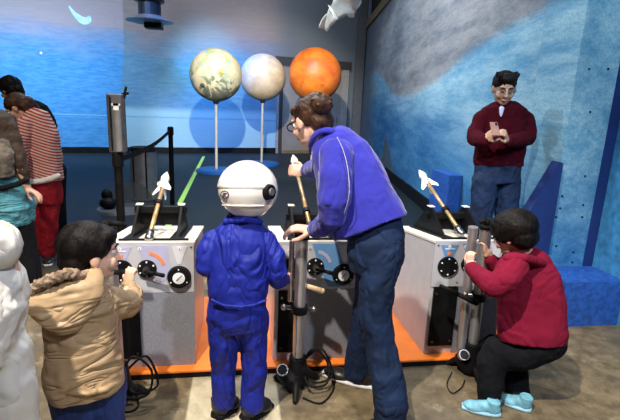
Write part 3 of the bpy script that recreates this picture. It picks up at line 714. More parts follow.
# ------------------------------------------------------------------ floor pumps
def pump(top, bot, label, lever=None, twin=False):
    top, bot = Vector(top), Vector(bot); ax = (top-bot).normalized(); s, u, d = frame(ax, Vector((0, 1, 0)))
    t = thing('floor_pump', label, 'pump', (bot.x, bot.y, 0), 'tall chrome floor pumps')
    b = B(); cone(b, bot+ax*.04, top, .028, .032, 28); obj('barrel', b, M['chrome'], t, None, False)
    b = B(); cone(b, top, top+ax*.02, .038, .036, 28); cone(b, top+ax*.015, top+ax*.05, .014, .014, 14)
    limb(b, [(top+ax*.035-Vector((.035, 0, 0)), .012), (top+ax*.045, .013), (top+ax*.035+Vector((.075, 0, 0)), .012)]); obj('handle', b, M['blackm'], t, None, True)
    off = Vector((-.046 if not twin else -.062, .02, 0))
    b = B(); cone(b, bot+off+ax*(.46 if not twin else .1), top+off-ax*(.02 if not twin else -.0), .014 if not twin else .026, .014 if not twin else .026, 20); obj('side_rod', b, M['steel'] if not twin else M['chrome'], t)
    mid = bot.lerp(top, .52)
    b = B(); cone(b, mid-ax*.02, mid+ax*.02, .042, .042, 28); obj('clamp_ring', b, M['black'], t)
    b = B(); limb(b, [(mid+Vector((-.075, 0, .01)), .011), (mid+Vector((.07, 0, -.005)), .010)]); ell(b, mid+Vector((-.08, 0, .01)), .017, sub=2); ell(b, mid+Vector((.075, 0, -.005)), .015, sub=2); obj('clamp_bolt', b, M['steel'], t, None, True)
    # base casting with feet
    b = B(); limb(b, [(Vector((bot.x, bot.y, .10)), .050), (Vector((bot.x-.02, bot.y, .06)), .055)])
    cone(b, Vector((bot.x, bot.y, .03)), bot+ax*.14, .065, .045, 24); limb(b, [(Vector((bot.x-.07, bot.y-.02, .09)), .045), (Vector((bot.x-.03, bot.y-.04, .05)), .05)]); limb(b, [(Vector((bot.x+.02, bot.y-.03, .12)), .03), (Vector((bot.x+.06, bot.y-.02, .08)), .03)])
    soft('base_casting', b, M['black'], t, None, .006)
    for a, L in ((-100, .16), (20, .13), (150, .13)):
        e = Vector((bot.x+L*math.cos(R(a)), bot.y+L*math.sin(R(a)), .014)); c = Vector((bot.x, bot.y, .07))
        b = B(); limb(b, [(c, .026), (c.lerp(e, .6)+Vector((0, 0, .015)), .022), (e, .014)]); soft('foot', b, M['black'], t, None, .005)
    g = Vector((bot.x-.085, bot.y-.045, .125)); gd = Vector((-.1, -.75, .65)).normalized()
    b = B(); cone(b, g, g+gd*.03, .030, .030, 28); gg = obj('pressure_gauge', b, M['chrome'], t)
    b = B(); cone(b, g+gd*.03, g+gd*.032, .025, .025, 28); obj('gauge_face', b, M['glassd'], gg)
    b = B(); P = [bot+Vector((.02, -.02, .10)), bot+Vector((.08, -.03, .19)), bot+Vector((.16, -.02, .10)), bot+Vector((.15, -.08, .012)), bot+Vector((.06, -.10, .012)), bot+Vector((.03, -.07, .05))]
    tube(b, smooth_path(P), .006); P = [bot+Vector((.03, .03, .08)), bot+Vector((.13, .02, .16)), bot+Vector((.19, -.03, .03)), bot+Vector((.10, -.07, .012)), bot+Vector((.04, -.03, .03))]
    tube(b, smooth_path(P), .006); obj('hose', b, M['blackm'], t, None, True)
    if lever:
        a, c = lever; b = B(); limb(b, [(a, .011), (a.lerp(c, .5), .013), (c, .016)]); obj('pump_lever', b, M['wood'] if lever[0].x < 1 and lever[0].x > 0 else M['blackm'], t, None, True)
    return t
pump(at(302, 238, 2.14), at(297, 378, 2.19), 'chrome floor pump in the middle, under the hand of the woman', (at(284, 279, 2.20), at(322, 291, 2.14)))
pump(at(486, 228, 2.17), at(471, 362, 2.25), 'double tubed chrome floor pump gripped by the child in maroon', (at(441, 286, 2.22), at(476, 303, 2.14)), True)
pump(at(108, 232, 2.12), at(120, 388, 2.14), 'chrome floor pump at the left, partly behind the tan coat child', (at(108, 272, 2.06), at(132, 273, 2.06)))
# stray cables on the concrete
for i, (pts, lab) in enumerate((([(300, 372), (322, 366), (334, 385), (322, 403), (303, 398)], 'thin black cable loop on the floor beside the middle pump'),
                                ([(452, 372), (447, 384), (452, 393), (461, 388), (465, 380)], 'thin black cable looped on the floor at the right pump'),
                                ([(120, 392), (134, 392), (138, 406), (126, 412), (112, 404)], 'thin black cable on the floor at the left pump'))):
    b = B(); P = [atz(x, y, .006) for x, y in pts]; tube(b, smooth_path(P), .003 if i == 1 else .005)
    tag(obj('cable', b, M['blackm'], None, P[0], True), lab, 'cable', 'cables at the pumps')

# ------------------------------------------------------------------ people
def hframe(fwd, upv):
    f = Vector(fwd).normalized(); u = Vector(upv); u = (u-f*u.dot(f)).normalized(); s = f.cross(u); return s, f, u   # s = person's right
def head(bm, c, fwd, upv, k=1.0, child=False):
    s, f, u = hframe(fwd, upv); m3 = Matrix((s, f, u)).transposed(); c = Vector(c)
    P = lambda x, y, z: c+(s*x+f*y+u*z)*k
    E = lambda x, y, z, r, sub=3: ell(bm, P(x, y, z), [q*k for q in r], m3, sub)
    E(0, -.012, .022, (.076, .092, .084)); E(0, .022, -.030, (.063, .066, .080)); E(0, .058, -.088, (.030, .026, .022)); E(0, .030, -.075, (.050, .050, .036))
    limb(bm, [(P(0, .086, .012), .008*k), (P(0, .103 if not child else .097, -.028), .0135*k if not child else .011*k)]); E(-.012, .095, -.030, (.008, .010, .007), 2); E(.012, .095, -.030, (.008, .010, .007), 2)
    for q in (-1, 1):
        E(q*.040, .060, -.035, (.022, .022, .024) if not child else (.026, .024, .029)); E(q*.078, -.002, -.012, (.010, .020, .032)); E(q*.030, .074, .024, (.024, .012, .009), 2)
    E(0, .086, -.060, (.022, .010, .007), 2)
    return P, E, m3, (s, f, u)
def face(parent, P, m3, k=1.0, hair=None, eyes=True):
    for q in (-1, 1):
        if eyes:
            b = B(); ell(b, P(q*.030, .0730, .003), .0112*k); e = obj('eye', b, M['eye'], parent, None, True)
            b = B(); ell(b, P(q*.030, .0795, .002), .0072*k, sub=2); obj('iris', b, M['iris'], e, None, True)
        b = B(); limb(b, [(P(q*.014, .090, .028), .0035*k), (P(q*.032, .089, .033), .004*k), (P(q*.050, .074, .026), .0025*k)]); obj('eyebrow', b, hair or M['hairb'], parent, None, True)
    b = B(); limb(b, [(P(-.020, .088, -.062), .004*k), (P(0, .096, -.060), .006*k), (P(.020, .088, -.062), .004*k)]); obj('mouth', b, M['lip'], parent, None, True)
def hand(bm, wrist, d, palm, size=1.0, curl=.5, thumb=1, spread=.0):
    """palm = direction the palm faces; thumb = +1/-1 side"""
    d = Vector(d).normalized(); palm = Vector(palm); palm = (palm-d*palm.dot(d)).normalized(); s = d.cross(palm)*thumb
    w = Vector(wrist); k = size
    m3 = Matrix((s, d, palm)).transposed()
    ell(bm, w+d*.045*k, (.040*k, .050*k, .015*k), m3, 3); ell(bm, w+d*.060*k, (.041*k, .032*k, .014*k), m3, 3)
    limb(bm, [(w-d*.01*k, .024*k), (w+d*.03*k, .020*k)])
    for i, (off, L) in enumerate(((.030, .072), (.010, .080), (-.010, .074), (-.029, .058))):
        p = w+d*.085*k+s*off*k; a = 0; pts = [(w+d*.055*k+s*off*.9*k, .0105*k), (p, .0098*k)]
        for j, fr in enumerate((.45, .30, .25)):
            a += curl*(1.0, 1.2, .9)[j]; p = p+(d*math.cos(a)+palm*math.sin(a)+s*spread*off*8)*L*fr*k; pts.append((p, (.0092, .0086, .0078)[j]*k))
        limb(bm, pts)
    p = w+d*.02*k+s*.028*k; q = p+(d*.6+s*.75+palm*.35).normalized()*.038*k; r = q+(d*.85+s*.15+palm*.55).normalized()*.032*k; z = r+(d*.8-s*.15+palm*.7*max(.5, curl)).normalized()*.026*k
    limb(bm, [(p, .014*k), (q, .0115*k), (r, .0105*k), (z, .0090*k)])
def person(label, loc, bm, skin, voxel=.005):
    o = soft('person', bm, M[skin], None, loc, voxel, 3); return tag(o, label, 'person')
def shoe(parent, heel, toe, w, hgt, up_mat, sole_mat, name='shoe', label=None):
    """heel, toe: floor points"""
    heel, toe = Vector(heel), Vector(toe); d = (toe-heel); L = d.length; d.normalize(); s = Vector((d.y, -d.x, 0)); z = Vector((0, 0, 1))
    m3 = Matrix((s, d, z)).transposed(); T = heel.z
    b = B()
    ell(b, heel+d*L*.22+z*hgt*.42, (w*.42, L*.22, hgt*.55), m3); ell(b, heel+d*L*.68+z*hgt*.27, (w*.50, L*.31, hgt*.34), m3)
    limb(b, [(heel+d*L*.22+z*hgt*.55, w*.40), (heel+d*L*.55+z*hgt*.34, w*.40)]); cone(b, heel+d*L*.22+z*hgt*.5, heel+d*L*.20+z*hgt*1.02, w*.42, w*.42, 20)
    o = soft(name, b, up_mat, parent, None, .005, 3, label=label)
    b = B(); secs = []
    for k in range(9):
        q = k/8; ww = w*(.38+.12*math.sin(math.pi*min(1, q*1.0)))*(1 if q < .85 else .8)
        if k == 0: ww *= .75
        secs.append((heel+d*L*(-.01+q*1.02)+z*hgt*.10, s, ww, hgt*(.11+.03*(1-q)), z))
    loft(b, secs, 16, 4)
    for v in b.verts: v.co.z = max(v.co.z, heel.z+.001)
    obj('sole', b, sole_mat, o, None, True)
    return o
Z = Vector((0, 0, 1))
fl = lambda x, y, z=0.0: atz(x, y, z)

# --- child in blue coverall and white helmet, seen from behind -------------------------------
Yc = 1.97; loc = fl(240, 408); loc.z = 0
c = at(245, 196, 1.97); bm = B()
P, E, m3, _ = head(bm, c, (.25, 1, -.10), Z, .86, True)
limb(bm, [(c-Z*.05, .045), (at(242, 226, 1.97), .045), (at(242, 240, 1.97), .06)])
ploft(bm, [(242, 232, 1.97, 20, .05), (240, 250, 1.96, 24, .07), (240, 285, 1.95, 24, .075), (240, 315, 1.95, 27, .08)], (1, 0, 0), .85)
ptsL = [(at(212, 240, 1.96), .038), (at(206, 264, 1.95), .033), (at(222, 268, 2.20), .026)]
ptsR = [(at(268, 240, 1.96), .038), (at(280, 270, 1.93), .033), (at(284, 279, 2.02), .024)]
limb(bm, ptsL); limb(bm, ptsR)
hand(bm, ptsL[-1][0], (.15, 1, -.1), (0, 0, -1), .66, .5, -1); hand(bm, at(283, 280, 2.03), (.2, .5, .15), (0, 0, -1), .66, .9, 1)
for a in ([(228, 318, 1.95, 15), (226, 360, 1.97, 10), (227, 405, 1.97, 8)], [(252, 318, 1.95, 15), (253, 362, 1.95, 10), (251, 405, 1.95, 8)]): plimb(bm, a, .72)
me = person('child in royal blue coverall and white motorcycle helmet standing with back turned at the consoles', loc, bm, 'skin')
b = B()
ploft(b, [(243, 213, 1.97, 13, .055), (242, 225, 1.97, 20, .066), (242, 231, 1.97, 27, .075), (241, 240, 1.96, 31, .085), (239, 262, 1.95, 31, .10), (238, 286, 1.94, 29.5, .10), (238, 297, 1.94, 28.5, .098), (238, 310, 1.94, 29.5, .105), (239, 322, 1.95, 29, .10)], (1, 0, .02))
plimb(b, [(225, 318, 1.95, 19), (224, 338, 1.95, 16.5), (223.5, 368, 1.97, 12.8), (224, 400, 1.98, 11.8)])
plimb(b, [(252, 318, 1.95, 19), (254, 338, 1.95, 15.5), (254.5, 370, 1.95, 12.8), (252, 402, 1.94, 12.5)])
soft('coverall', b, M['coverall'], me, None, .006, 5, .022, .11)
for a in ([(214, 240, 1.96, 11), (207, 252, 1.94, 11), (206, 266, 1.93, 10.5), (212, 270, 2.06, 8.5), (220, 269, 2.17, 7.5)], [(265, 240, 1.96, 12), (273, 255, 1.94, 12), (277, 272, 1.92, 11), (278, 279, 1.94, 10), (283, 279, 2.00, 8)]):
    b = B(); plimb(b, a); soft('sleeve', b, M['coverall'], me, None, .005, 4, .016, .07)
b = B(); limb(b, [(at(226, 222, 1.94), .016), (at(243, 219, 1.90), .017), (at(260, 222, 1.94), .016)]); soft('collar', b, M['coverall'], me, None, .005, 4)
b = B(); plimb(b, [(212, 300, 1.86, 1.6), (225, 306, 1.835, 1.6), (240, 307, 1.825, 1.6), (255, 305, 1.835, 1.6), (266, 300, 1.86, 1.6)]); soft('waist_seam', b, M['coverall'], me, None, .004, 2)
shoe(me, fl(215, 419), fl(237, 402), .10, .10, M['shoeb'], M['blackm'], 'boot'); shoe(me, fl(243, 421), fl(270, 405), .10, .10, M['shoeb'], M['blackm'], 'boot')
# helmet: shell open toward the face
s_, f_, u_ = hframe((.80, 1, -.18), (-.06, .1, 1)); hm = Matrix((s_, f_, u_)).transposed(); hc = at(248, 190.5, 1.98)
b = B(); ell(b, hc, (.122, .138, .127), hm, 6)
for v in b.verts:
    q = hm.transposed() @ (v.co-hc)
    if q.z < -.108: q.z = -.108-(abs(q.z)-.108)*.5                     # flat neck line
    if q.y > .05 and -.085 < q.z < .02 and abs(q.x) < .085: q.y = .045+(q.y-.05)*.1   # face opening
    if q.z < -.045 and q.y > .03: q.y *= 1.06
    if q.z > .010-.12*max(0, q.y): q *= 1.04
    elif q.z < -.02: k_ = 1-.07*min(1, (-.02-q.z)/.08); q.x *= k_; q.y *= k_
    v.co = hm @ q + hc
hl = obj('helmet', b, M['helmet'], me, None, True, 'white motorcycle helmet')
n = 40
b = B(); pts = [hc+hm @ Vector((.106*math.cos(a), -.120*math.sin(a), -.063)) for a in [R(10+160*i/n) for i in range(n+1)]]
tube(b, pts, .0035, 8); obj('lower_ridge', b, M['helmet'], hl, None, True)
b = B(); q0 = hc+hm @ Vector((.112, -.016, -.004)); nd = hm @ Vector((1, -.06, 0)); cone(b, q0, q0+nd*.024, .036, .031, 30); hp = obj('visor_pivot', b, M['blackm'], hl, None)
b = B(); cone(b, q0+nd*.024, q0+nd*.030, .018, .014, 24); obj('pivot_cap', b, M['grey'], hp)
b = B(); g = bmesh.ops.create_icosphere(b, subdivisions=4, radius=1)['verts']
for v in g: v.co = Vector((v.co.x*.124, v.co.y*.150, v.co.z*.110))
kill = [v for v in g if not (v.co.y > .015 and -.075 < v.co.z < .055)]
bmesh.ops.delete(b, geom=kill, context='VERTS')
for v in b.verts: v.co = hm @ v.co + hc
bmesh.ops.solidify(b, geom=b.faces[:], thickness=.002); obj('visor', b, M['visor'], hl, None, True)
# decal on helmet back-left
qd = at(225, 193, 1.9); dn = (qd-hc).normalized()
def onshell(px, py):
    d = ray(px, py); o = CAMP; mi = hm.transposed(); o2 = mi @ (o-hc); d2 = mi @ d; A = Vector((o2.x/.122, o2.y/.138, o2.z/.123)); D = Vector((d2.x/.122, d2.y/.138, d2.z/.123))
    a = D.dot(D); bb = 2*A.dot(D); cc = A.dot(A)-1; disc = bb*bb-4*a*cc
    tt = (-bb-math.sqrt(max(disc, 0)))/(2*a); return o+d*tt
for cx, cy, rr, m, nm in ((225, 194.5, 4.2, 'navy', 'round_badge'), (225, 194.5, 3.3, 'white', 'round_badge'), (225.5, 193.3, 2.4, 'red', 'badge_bar'), (224.8, 195.7, 2.2, 'navy', 'badge_bar')):
    b = B(); vs = []
    for i in range(18):
        a = 2*math.pi*i/18; ry = rr*.95 if nm == 'round_badge' else rr*.30
        p = onshell(cx+rr*math.cos(a), cy+ry*math.sin(a)); nn = (p-hc).normalized(); vs.append(b.verts.new(p+nn*((.0022 if m == 'navy' else .0034) if nm == 'round_badge' else .0048)))
    b.faces.new(vs); bmesh.ops.solidify(b, geom=b.faces[:], thickness=.001); obj(nm, b, M[m], hl)

# --- child in tan hooded coat, left -----------------------------------------------------------
loc = fl(90, 400); loc = Vector((at(88, 390, 1.62).x, 1.62, 0)); bm = B()
hcn = at(91, 252, 1.64); hf = Vector((1, .55, -.08))
P, E, m3, _ = head(bm, hcn, hf, Z, .93, True)
limb(bm, [(hcn-Z*.05-hf.normalized()*.02, .045), (at(84, 286, 1.63), .05), (at(84, 300, 1.62), .07)])
ploft(bm, [(84, 290, 1.62, 22, .06), (84, 320, 1.60, 28, .08), (84, 360, 1.60, 24, .07), (85, 376, 1.6, 18, .06)], (1, .35, 0), .85)
arm = [(at(100, 298, 1.65), .038), (at(126, 305, 1.80), .030), (at(129, 286, 2.01), .022)]
limb(bm, arm); hand(bm, at(129, 284, 2.02), (.10, .12, 1), (.25, .6, 0), .66, .95, 1)
arm2 = [(at(66, 296, 1.60), .038), (at(74, 318, 1.75), .033), (at(100, 305, 1.95), .024)]
limb(bm, arm2); hand(bm, arm2[-1][0], (.5, 1, .1), (0, 0, -1), .66, .6, 1)
for x in (76, 102):
    p = at(x, 400, 1.60+(.0 if x < 90 else .05)); limb(bm, [(p+Z*.02, .07), (Vector((p.x, p.y+.02, .22)), .045), (Vector((p.x, p.y, .05)), .032)])
me = person('small child in tan hooded winter coat and jeans turned to the left console', loc, bm, 'skinl')
face(me, P, m3, .93)
b = B(); sX, f_, u_ = hframe(hf, Z); HM = Matrix((sX, f_, u_)).transposed()
def HE(b, c, x, y, z, r, k=1, sub=4): ell(b, Vector(c)+(HM @ Vector((x, y, z)))*k, [q*k for q in r], HM, sub)
HE(b, hcn, 0, -.022, .034, (.088, .098, .088), .95); HE(b, hcn, 0, -.055, -.03, (.076, .058, .060), .95); HE(b, hcn, 0, .030, .060, (.074, .060, .044), .95)
HE(b, hcn, .070, -.005, .030, (.020, .045, .045), .95)
soft('hair', b, M['hairb'], me, None, .005, 4, .006, .03)
b = B()
ploft(b, [(84, 284, 1.62, 14, .07), (84, 290, 1.62, 24, .09), (83, 305, 1.61, 31, .105), (82, 330, 1.60, 34, .11), (82, 345, 1.60, 34.5, .115), (83, 362, 1.60, 36, .122), (85, 380, 1.60, 36, .126), (86, 387, 1.60, 34, .12)], (1, .35, .05))
soft('coat', b, M['tan'], me, None, .006, 6, .026, .12)
b = B(); plimb(b, [(98, 298, 1.64, 17), (112, 304, 1.70, 17), (126, 305, 1.80, 14), (133, 294, 1.94, 10), (129, 287, 2.00, 8)]); soft('sleeve', b, M['tan'], me, None, .006, 5, .024, .08)
b = B(); plimb(b, [(64, 300, 1.60, 14), (74, 318, 1.75, 13), (98, 306, 1.94, 9)]); soft('sleeve', b, M['tan'], me, None, .006, 5, .02, .08)
b = B()   # hood lying flat on the back, pointed at the bottom
loft(b, [(at(68, 278, 1.55), Vector((1, .3, .25)).normalized(), .105, .030, Vector((-.2, -.75, .6)).normalized()), (at(66, 292, 1.515), Vector((1, .3, .25)).normalized(), .125, .045, Vector((-.2, -.85, .4)).normalized()),
         (at(68, 308, 1.49), Vector((1, .3, .2)).normalized(), .105, .040, Vector((-.2, -.95, .2)).normalized()), (at(70, 322, 1.48), Vector((1, .3, .1)).normalized(), .068, .030, Vector((-.2, -1, 0)).normalized()), (at(72, 331, 1.485), Vector((1, .3, 0)).normalized(), .028, .02, Vector((-.2, -1, 0)).normalized())])
soft('hood', b, M['tan'], me, None, .006, 6, .02, .08)
b = B(); pts = smooth_path([at(x, y, Y) for x, y, Y in ((25, 304, 1.53), (29, 294, 1.50), (40, 285, 1.48), (54, 278, 1.48), (68, 274, 1.50), (80, 276, 1.53), (88, 282, 1.57))]); limb(b, [(p, .019) for p in pts[::2]])
limb(b, [(at(27, 302, 1.54), .020), (at(32, 310, 1.53), .016)])
soft('fur_trim', b, M['fur'], me, None, .006, 1, .022, .012)
b = B(); limb(b, [(at(x, y, Y), .012) for x, y, Y in ((50, 378, 1.54), (56, 387, 1.50), (70, 392, 1.475), (88, 393, 1.47), (106, 389, 1.50), (119, 381, 1.57))]); soft('coat_hem', b, M['tan'], me, None, .005, 3)
b = B()
for x, Yb in ((73, 1.60), (103, 1.65)):
    p = at(x, 398, Yb); limb(b, [(p+Z*.08, .095), (Vector((p.x, p.y+.02, .24)), .072), (Vector((p.x, p.y, .07)), .060)])
soft('jeans', b, M['denimb'], me, None, .007, 4, .012, .04)
for x, Yb in ((73, 1.60), (103, 1.65)):
    p = at(x, 398, Yb); shoe(me, (p.x-.03, p.y-.06, 0), (p.x+.07, p.y+.12, 0), .085, .07, M['shoeb'], M['sole'])

# --- child in white suit, left edge ------------------------------------------------------------
bm = B(); hcw = at(-4, 246, 1.30); loc = Vector((at(0, 380, 1.30).x, 1.30, 0))
P, E, m3, _ = head(bm, hcw, (-.5, 1, -.1), Z, .70, True)
limb(bm, [(hcw-Z*.05, .05), (at(-4, 290, 1.30), .07), (at(-6, 350, 1.30), .075)])
for x in (-16, 4):
    p = at(x, 360, 1.30); limb(bm, [(p+Z*.03, .05), (Vector((p.x+.01, p.y, .25)), .04), (Vector((p.x+.02, p.y, .05)), .03)])
hw = [(at(9, 290, 1.29), .035), (at(13, 322, 1.32), .03), (at(2, 345, 1.48), .024)]
limb(bm, hw); hand(bm, hw[-1][0], (-.2, 1, 0), (0, 0, -1), .62, .5, 1)
me = person('small child in puffy white hooded suit cut off by the left edge', loc, bm, 'skinl')
b = B(); plimb(b, [(-4, 245, 1.30, 26), (-2, 246, 1.25, 22)]); HM2 = Matrix.Identity(3)
ploft(b, [(-4, 262, 1.30, 16, .07), (-4, 275, 1.30, 24, .10), (-3, 300, 1.29, 28, .12), (-4, 330, 1.29, 24, .125), (-6, 352, 1.29, 22, .12)], (1, .1, 0))
plimb(b, [(10, 284, 1.28, 14), (15, 304, 1.28, 13), (13, 324, 1.32, 11), (2, 344, 1.46, 9)])
for x in (-14, 2):
    p = at(x, 350, 1.30); limb(b, [(p, .082), (Vector((p.x+.01, p.y, .30)), .072), (Vector((p.x+.02, p.y, .08)), .075)])
soft('white_suit', b, M['whitecloth'], me, None, .007, 6, .03, .13)
for dx in (-.06, .06): shoe(me, (loc.x+dx, 1.24, 0), (loc.x+dx+.03, 1.42, 0), .085, .07, M['sole'], M['grey'], 'boot')

# --- woman in violet blue jacket ---------------------------------------------------------------
loc = Vector((at(382, 300, 1.95).x, 1.98, 0)); bm = B()
hw_ = at(310, 121, 2.14); hf = Vector((-.60, .78, -.40)); hu = Vector((-.25, .30, 1))
P, E, m3, fr = head(bm, hw_, hf, hu, .98)
limb(bm, [(P(0, -.02, -.05), .050), (at(327, 146, 2.13), .052), (at(345, 160, 2.10), .07)])
ploft(bm, [(338, 150, 2.10, 16, .08), (348, 175, 2.06, 22, .09), (362, 205, 2.02, 22, .10), (374, 235, 1.97, 22, .11), (380, 252, 1.95, 22, .10)], (.9, -.5, 0), .85)
near = [(at(338, 160, 1.98), .045), (at(334, 208, 1.92), .036), (at(318, 229, 2.10), .028)]
farr = [(at(335, 150, 2.22), .045), (at(322, 168, 2.50), .036), (at(306, 172, 2.72), .026)]
limb(bm, near); limb(bm, farr)
hand(bm, at(315, 230, 2.11), (at(297, 228, 2.13)-at(315, 230, 2.11)), (0, 0.1, -1), 1.08, .42, 1)
hand(bm, at(304, 172, 2.74), (-1, .35, .1), (-.2, .9, -.2), .90, .8, -1)
for a in ([(368, 250, 2.05, 15), (366, 312, 2.13, 12), (358, 368, 2.20, 8)], [(380, 250, 1.93, 20), (379, 325, 1.89, 13), (390, 405, 1.79, 8)]): plimb(bm, a, .72)
me = person('woman in violet blue zip jacket and dark jeans bending over the middle console', loc, bm, 'skinl')
face(me, P, m3, .98, M['hairn'])
# hair with bun
S3 = m3
def HE3(b, c, x, y, z, r, k=1, sub=4): ell(b, Vector(c)+(S3 @ Vector((x, y, z)))*k, [q*k for q in r], S3, sub)
b = B(); HE3(b, hw_, 0, -.028, .030, (.086, .094, .084), .98); HE3(b, hw_, 0, .020, .062, (.074, .060, .034), .98); HE3(b, hw_, 0, -.075, -.020, (.068, .045, .055), .98)
bun = at(322, 104, 2.05); ell(b, bun, (.050, .046, .046)); HE3(b, hw_, 0, -.06, .07, (.05, .06, .045), .98)
for i in range(14):
    a = random.uniform(0, 6.28); e = random.uniform(-.2, 1.2); d_ = Vector((math.cos(a)*math.cos(e), math.sin(a)*math.cos(e), math.sin(e))); limb(b, [(bun+d_*.03, .014), (bun+d_*.052, .006)])
soft('hair', b, M['hairn'], me, None, .005, 3, .010, .03)
b = B(); ell(b, at(319, 112, 2.06), (.03, .03, .012)); obj('hair_tie', b, M['blackm'], me, None, True)
# glasses
b = B()
for q in (-1, 1):
    pts = [P(q*.032+.024*math.cos(a), .104, .002+.018*math.sin(a)) for a in [2*math.pi*i/20 for i in range(21)]]; tube(b, pts, .0028, 8)
    tube(b, [P(q*.056, .104, .008), P(q*.078, .06, .008), P(q*.082, .0, .004)], .0028, 8)
tube(b, [P(-.010, .106, .006), P(.010, .106, .006)], .0025, 8); obj('glasses', b, M['blackm'], me, None, True)
b = B()
ploft(b, [(324, 136, 2.13, 17, .075), (330, 144, 2.12, 24, .10), (341, 158, 2.08, 31, .115), (349, 176, 2.05, 35, .12), (357, 196, 2.02, 36, .125), (365, 215, 1.99, 38, .13), (370, 228, 1.97, 39, .135)], (.85, -.45, .25))
plimb(b, [(332, 150, 2.20, 16), (322, 166, 2.45, 12), (312, 170, 2.62, 9), (307, 171, 2.68, 7.5)])
SL = B(); plimb(SL, [(337, 156, 1.99, 19), (335, 178, 1.93, 18), (334, 200, 1.90, 17), (332, 216, 1.92, 14.5), (322, 227, 2.03, 10.5), (316, 229, 2.08, 9)])
soft('sleeve', SL, M['fleece'], me, None, .006, 5, .020, .09)
jk = soft('jacket', b, M['fleece'], me, None, .006, 6, .022, .13)
b = B(); P2 = [at(x, y, Y) for x, y, Y in ((312, 152, 2.17), (312, 141, 2.10), (320, 131, 2.05), (332, 131, 2.04))]; limb(b, [(p, .016) for p in smooth_path(P2, 3)])
P2 = [at(x, y, Y) for x, y, Y in ((318, 148, 2.2), (318, 137, 2.2), (328, 133, 2.18), (336, 136, 2.12))]; limb(b, [(p, .018) for p in smooth_path(P2, 3)])
soft('collar', b, M['fleece'], me, None, .005, 3)
b = B()
ploft(b, [(371, 224, 1.98, 31, .10), (376, 238, 1.96, 28.5, .115), (376, 255, 1.96, 28.5, .12), (374, 272, 1.96, 24, .10)], (.85, -.5, 0))
plimb(b, [(384, 256, 1.90, 18), (377, 285, 1.90, 18.5), (375, 315, 1.90, 17.5), (380, 345, 1.88, 15.5), (387, 375, 1.83, 17), (391, 404, 1.79, 18)])
c_ = at(391, 408, 1.785); limb(b, [(c_, .075), (Vector((c_.x, c_.y, .08)), .080)])
plimb(b, [(370, 256, 2.04, 17), (370, 290, 2.10, 15), (364, 325, 2.15, 13.5), (359, 350, 2.18, 13), (357, 370, 2.19, 13.5)])
soft('jeans', b, M['denim'], me, None, .007, 4, .016, .06)
pr = at(352, 378, 2.19)
shoe(me, fl(374, 388), fl(323, 374), .095, .10, M['shoeb'], M['sole'], 'sneaker'); q = Vector((c_.x+.02, c_.y-.05, 0)); shoe(me, q+Vector((.03, -.08, 0)), q+Vector((-.11, .10, 0)), .095, .10, M['shoeb'], M['sole'], 'sneaker')
b = B(); tube(b, smooth_path([at(x, y, Y) for x, y, Y in ((337, 137, 1.90), (343, 150, 1.885), (348, 170, 1.85), (349, 195, 1.82), (344, 214, 1.85))]), .0018, 6); obj('jacket_seam', b, M['lav'], me, None, True)

# --- man in maroon sweater against the mural wall ---------------------------------------------
Ym = 3.34; loc = Vector((at(495, 200, Ym).x, Ym, 0)); bm = B()
hm_ = at(504, 88, Ym-.07); hf = Vector((-.28, -1, -.42)); hu = Vector((-.1, -.3, 1))
P, E, m3, fr = head(bm, hm_, hf, hu, 1.0)
limb(bm, [(P(0, -.02, -.06), .058), (at(505, 108, Ym+.02), .062), (at(504, 118, Ym), .08)])
ploft(bm, [(503, 112, Ym, 22, .07), (503, 128, Ym, 25, .10), (501, 150, Ym, 24, .11), (497, 172, Ym, 22, .11)], (1, -.1, 0), .85)
aR = [(at(484, 116, Ym), .045), (at(475, 137, Ym-.04), .034), (at(485, 140, Ym-.24), .027)]
aL = [(at(524, 116, Ym), .045), (at(527, 137, Ym-.04), .034), (at(507, 141, Ym-.24), .027)]
limb(bm, aR); limb(bm, aL)
hand(bm, at(485, 139, Ym-.25), (.55, -.45, .65), (.75, .5, -.1), .85, .8, -1); hand(bm, at(507, 140, Ym-.25), (-.55, -.45, .65), (-.75, .5, -.1), .85, .8, 1)
for xs in ((486, 480, 480), (507, 505, 503)):
    p = at(xs[0], 178, Ym); limb(bm, [(p, .09), (Vector((at(xs[1], 215, Ym).x, Ym, .52)), .062), (Vector((at(xs[2], 250, Ym).x, Ym, .08)), .045)])
me = person('man in dark maroon sweater and jeans looking at a phone before the mural wall', loc, bm, 'skind', .006)
face(me, P, m3, 1.0, None, False)
for q in (-1, 1):
    b = B(); limb(b, [(P(q*.018, .088, .002), .0035), (P(q*.042, .083, .001), .0035)]); obj('eyelid', b, M['hairb'], me, None, True)
S3 = m3; b = B(); HE3(b, hm_, 0, -.022, .040, (.086, .096, .082)); HE3(b, hm_, 0, .045, .088, (.070, .045, .034)); HE3(b, hm_, 0, -.055, -.01, (.078, .050, .055))
for i in range(26):
    a = random.uniform(-1.3, 1.3); d_ = S3 @ Vector((math.sin(a)*.6, .35+random.uniform(-.6, .2), .8)); q = Vector(hm_)+S3 @ Vector((math.sin(a)*.065, .04+random.uniform(-.07, .03), .095)); limb(b, [(q, .016), (q+d_*.03, .006)])
soft('hair', b, M['hairb'], me, None, .006, 1, .010, .015)
b = B()
for q in (-1, 1):
    pts = [P(q*.032+.024*math.cos(a), .104, .002+.017*math.sin(a)) for a in [2*math.pi*i/20 for i in range(21)]]; tube(b, pts, .002, 8)
    tube(b, [P(q*.056, .104, .006), P(q*.078, .06, .006), P(q*.082, .0, .004)], .002, 8)
obj('glasses', b, M['steel'], me, None, True)
b = B()
ploft(b, [(504, 103, Ym+.01, 14, .08), (504, 109, Ym, 23, .10), (503, 116, Ym, 24, .10), (502, 132, Ym, 25, .11), (500, 150, Ym, 25.5, .12), (498, 165, Ym, 25, .115)], (1, -.1, 0))
soft('sweater', b, M['maroond'], me, None, .008, 4, .02, .13)
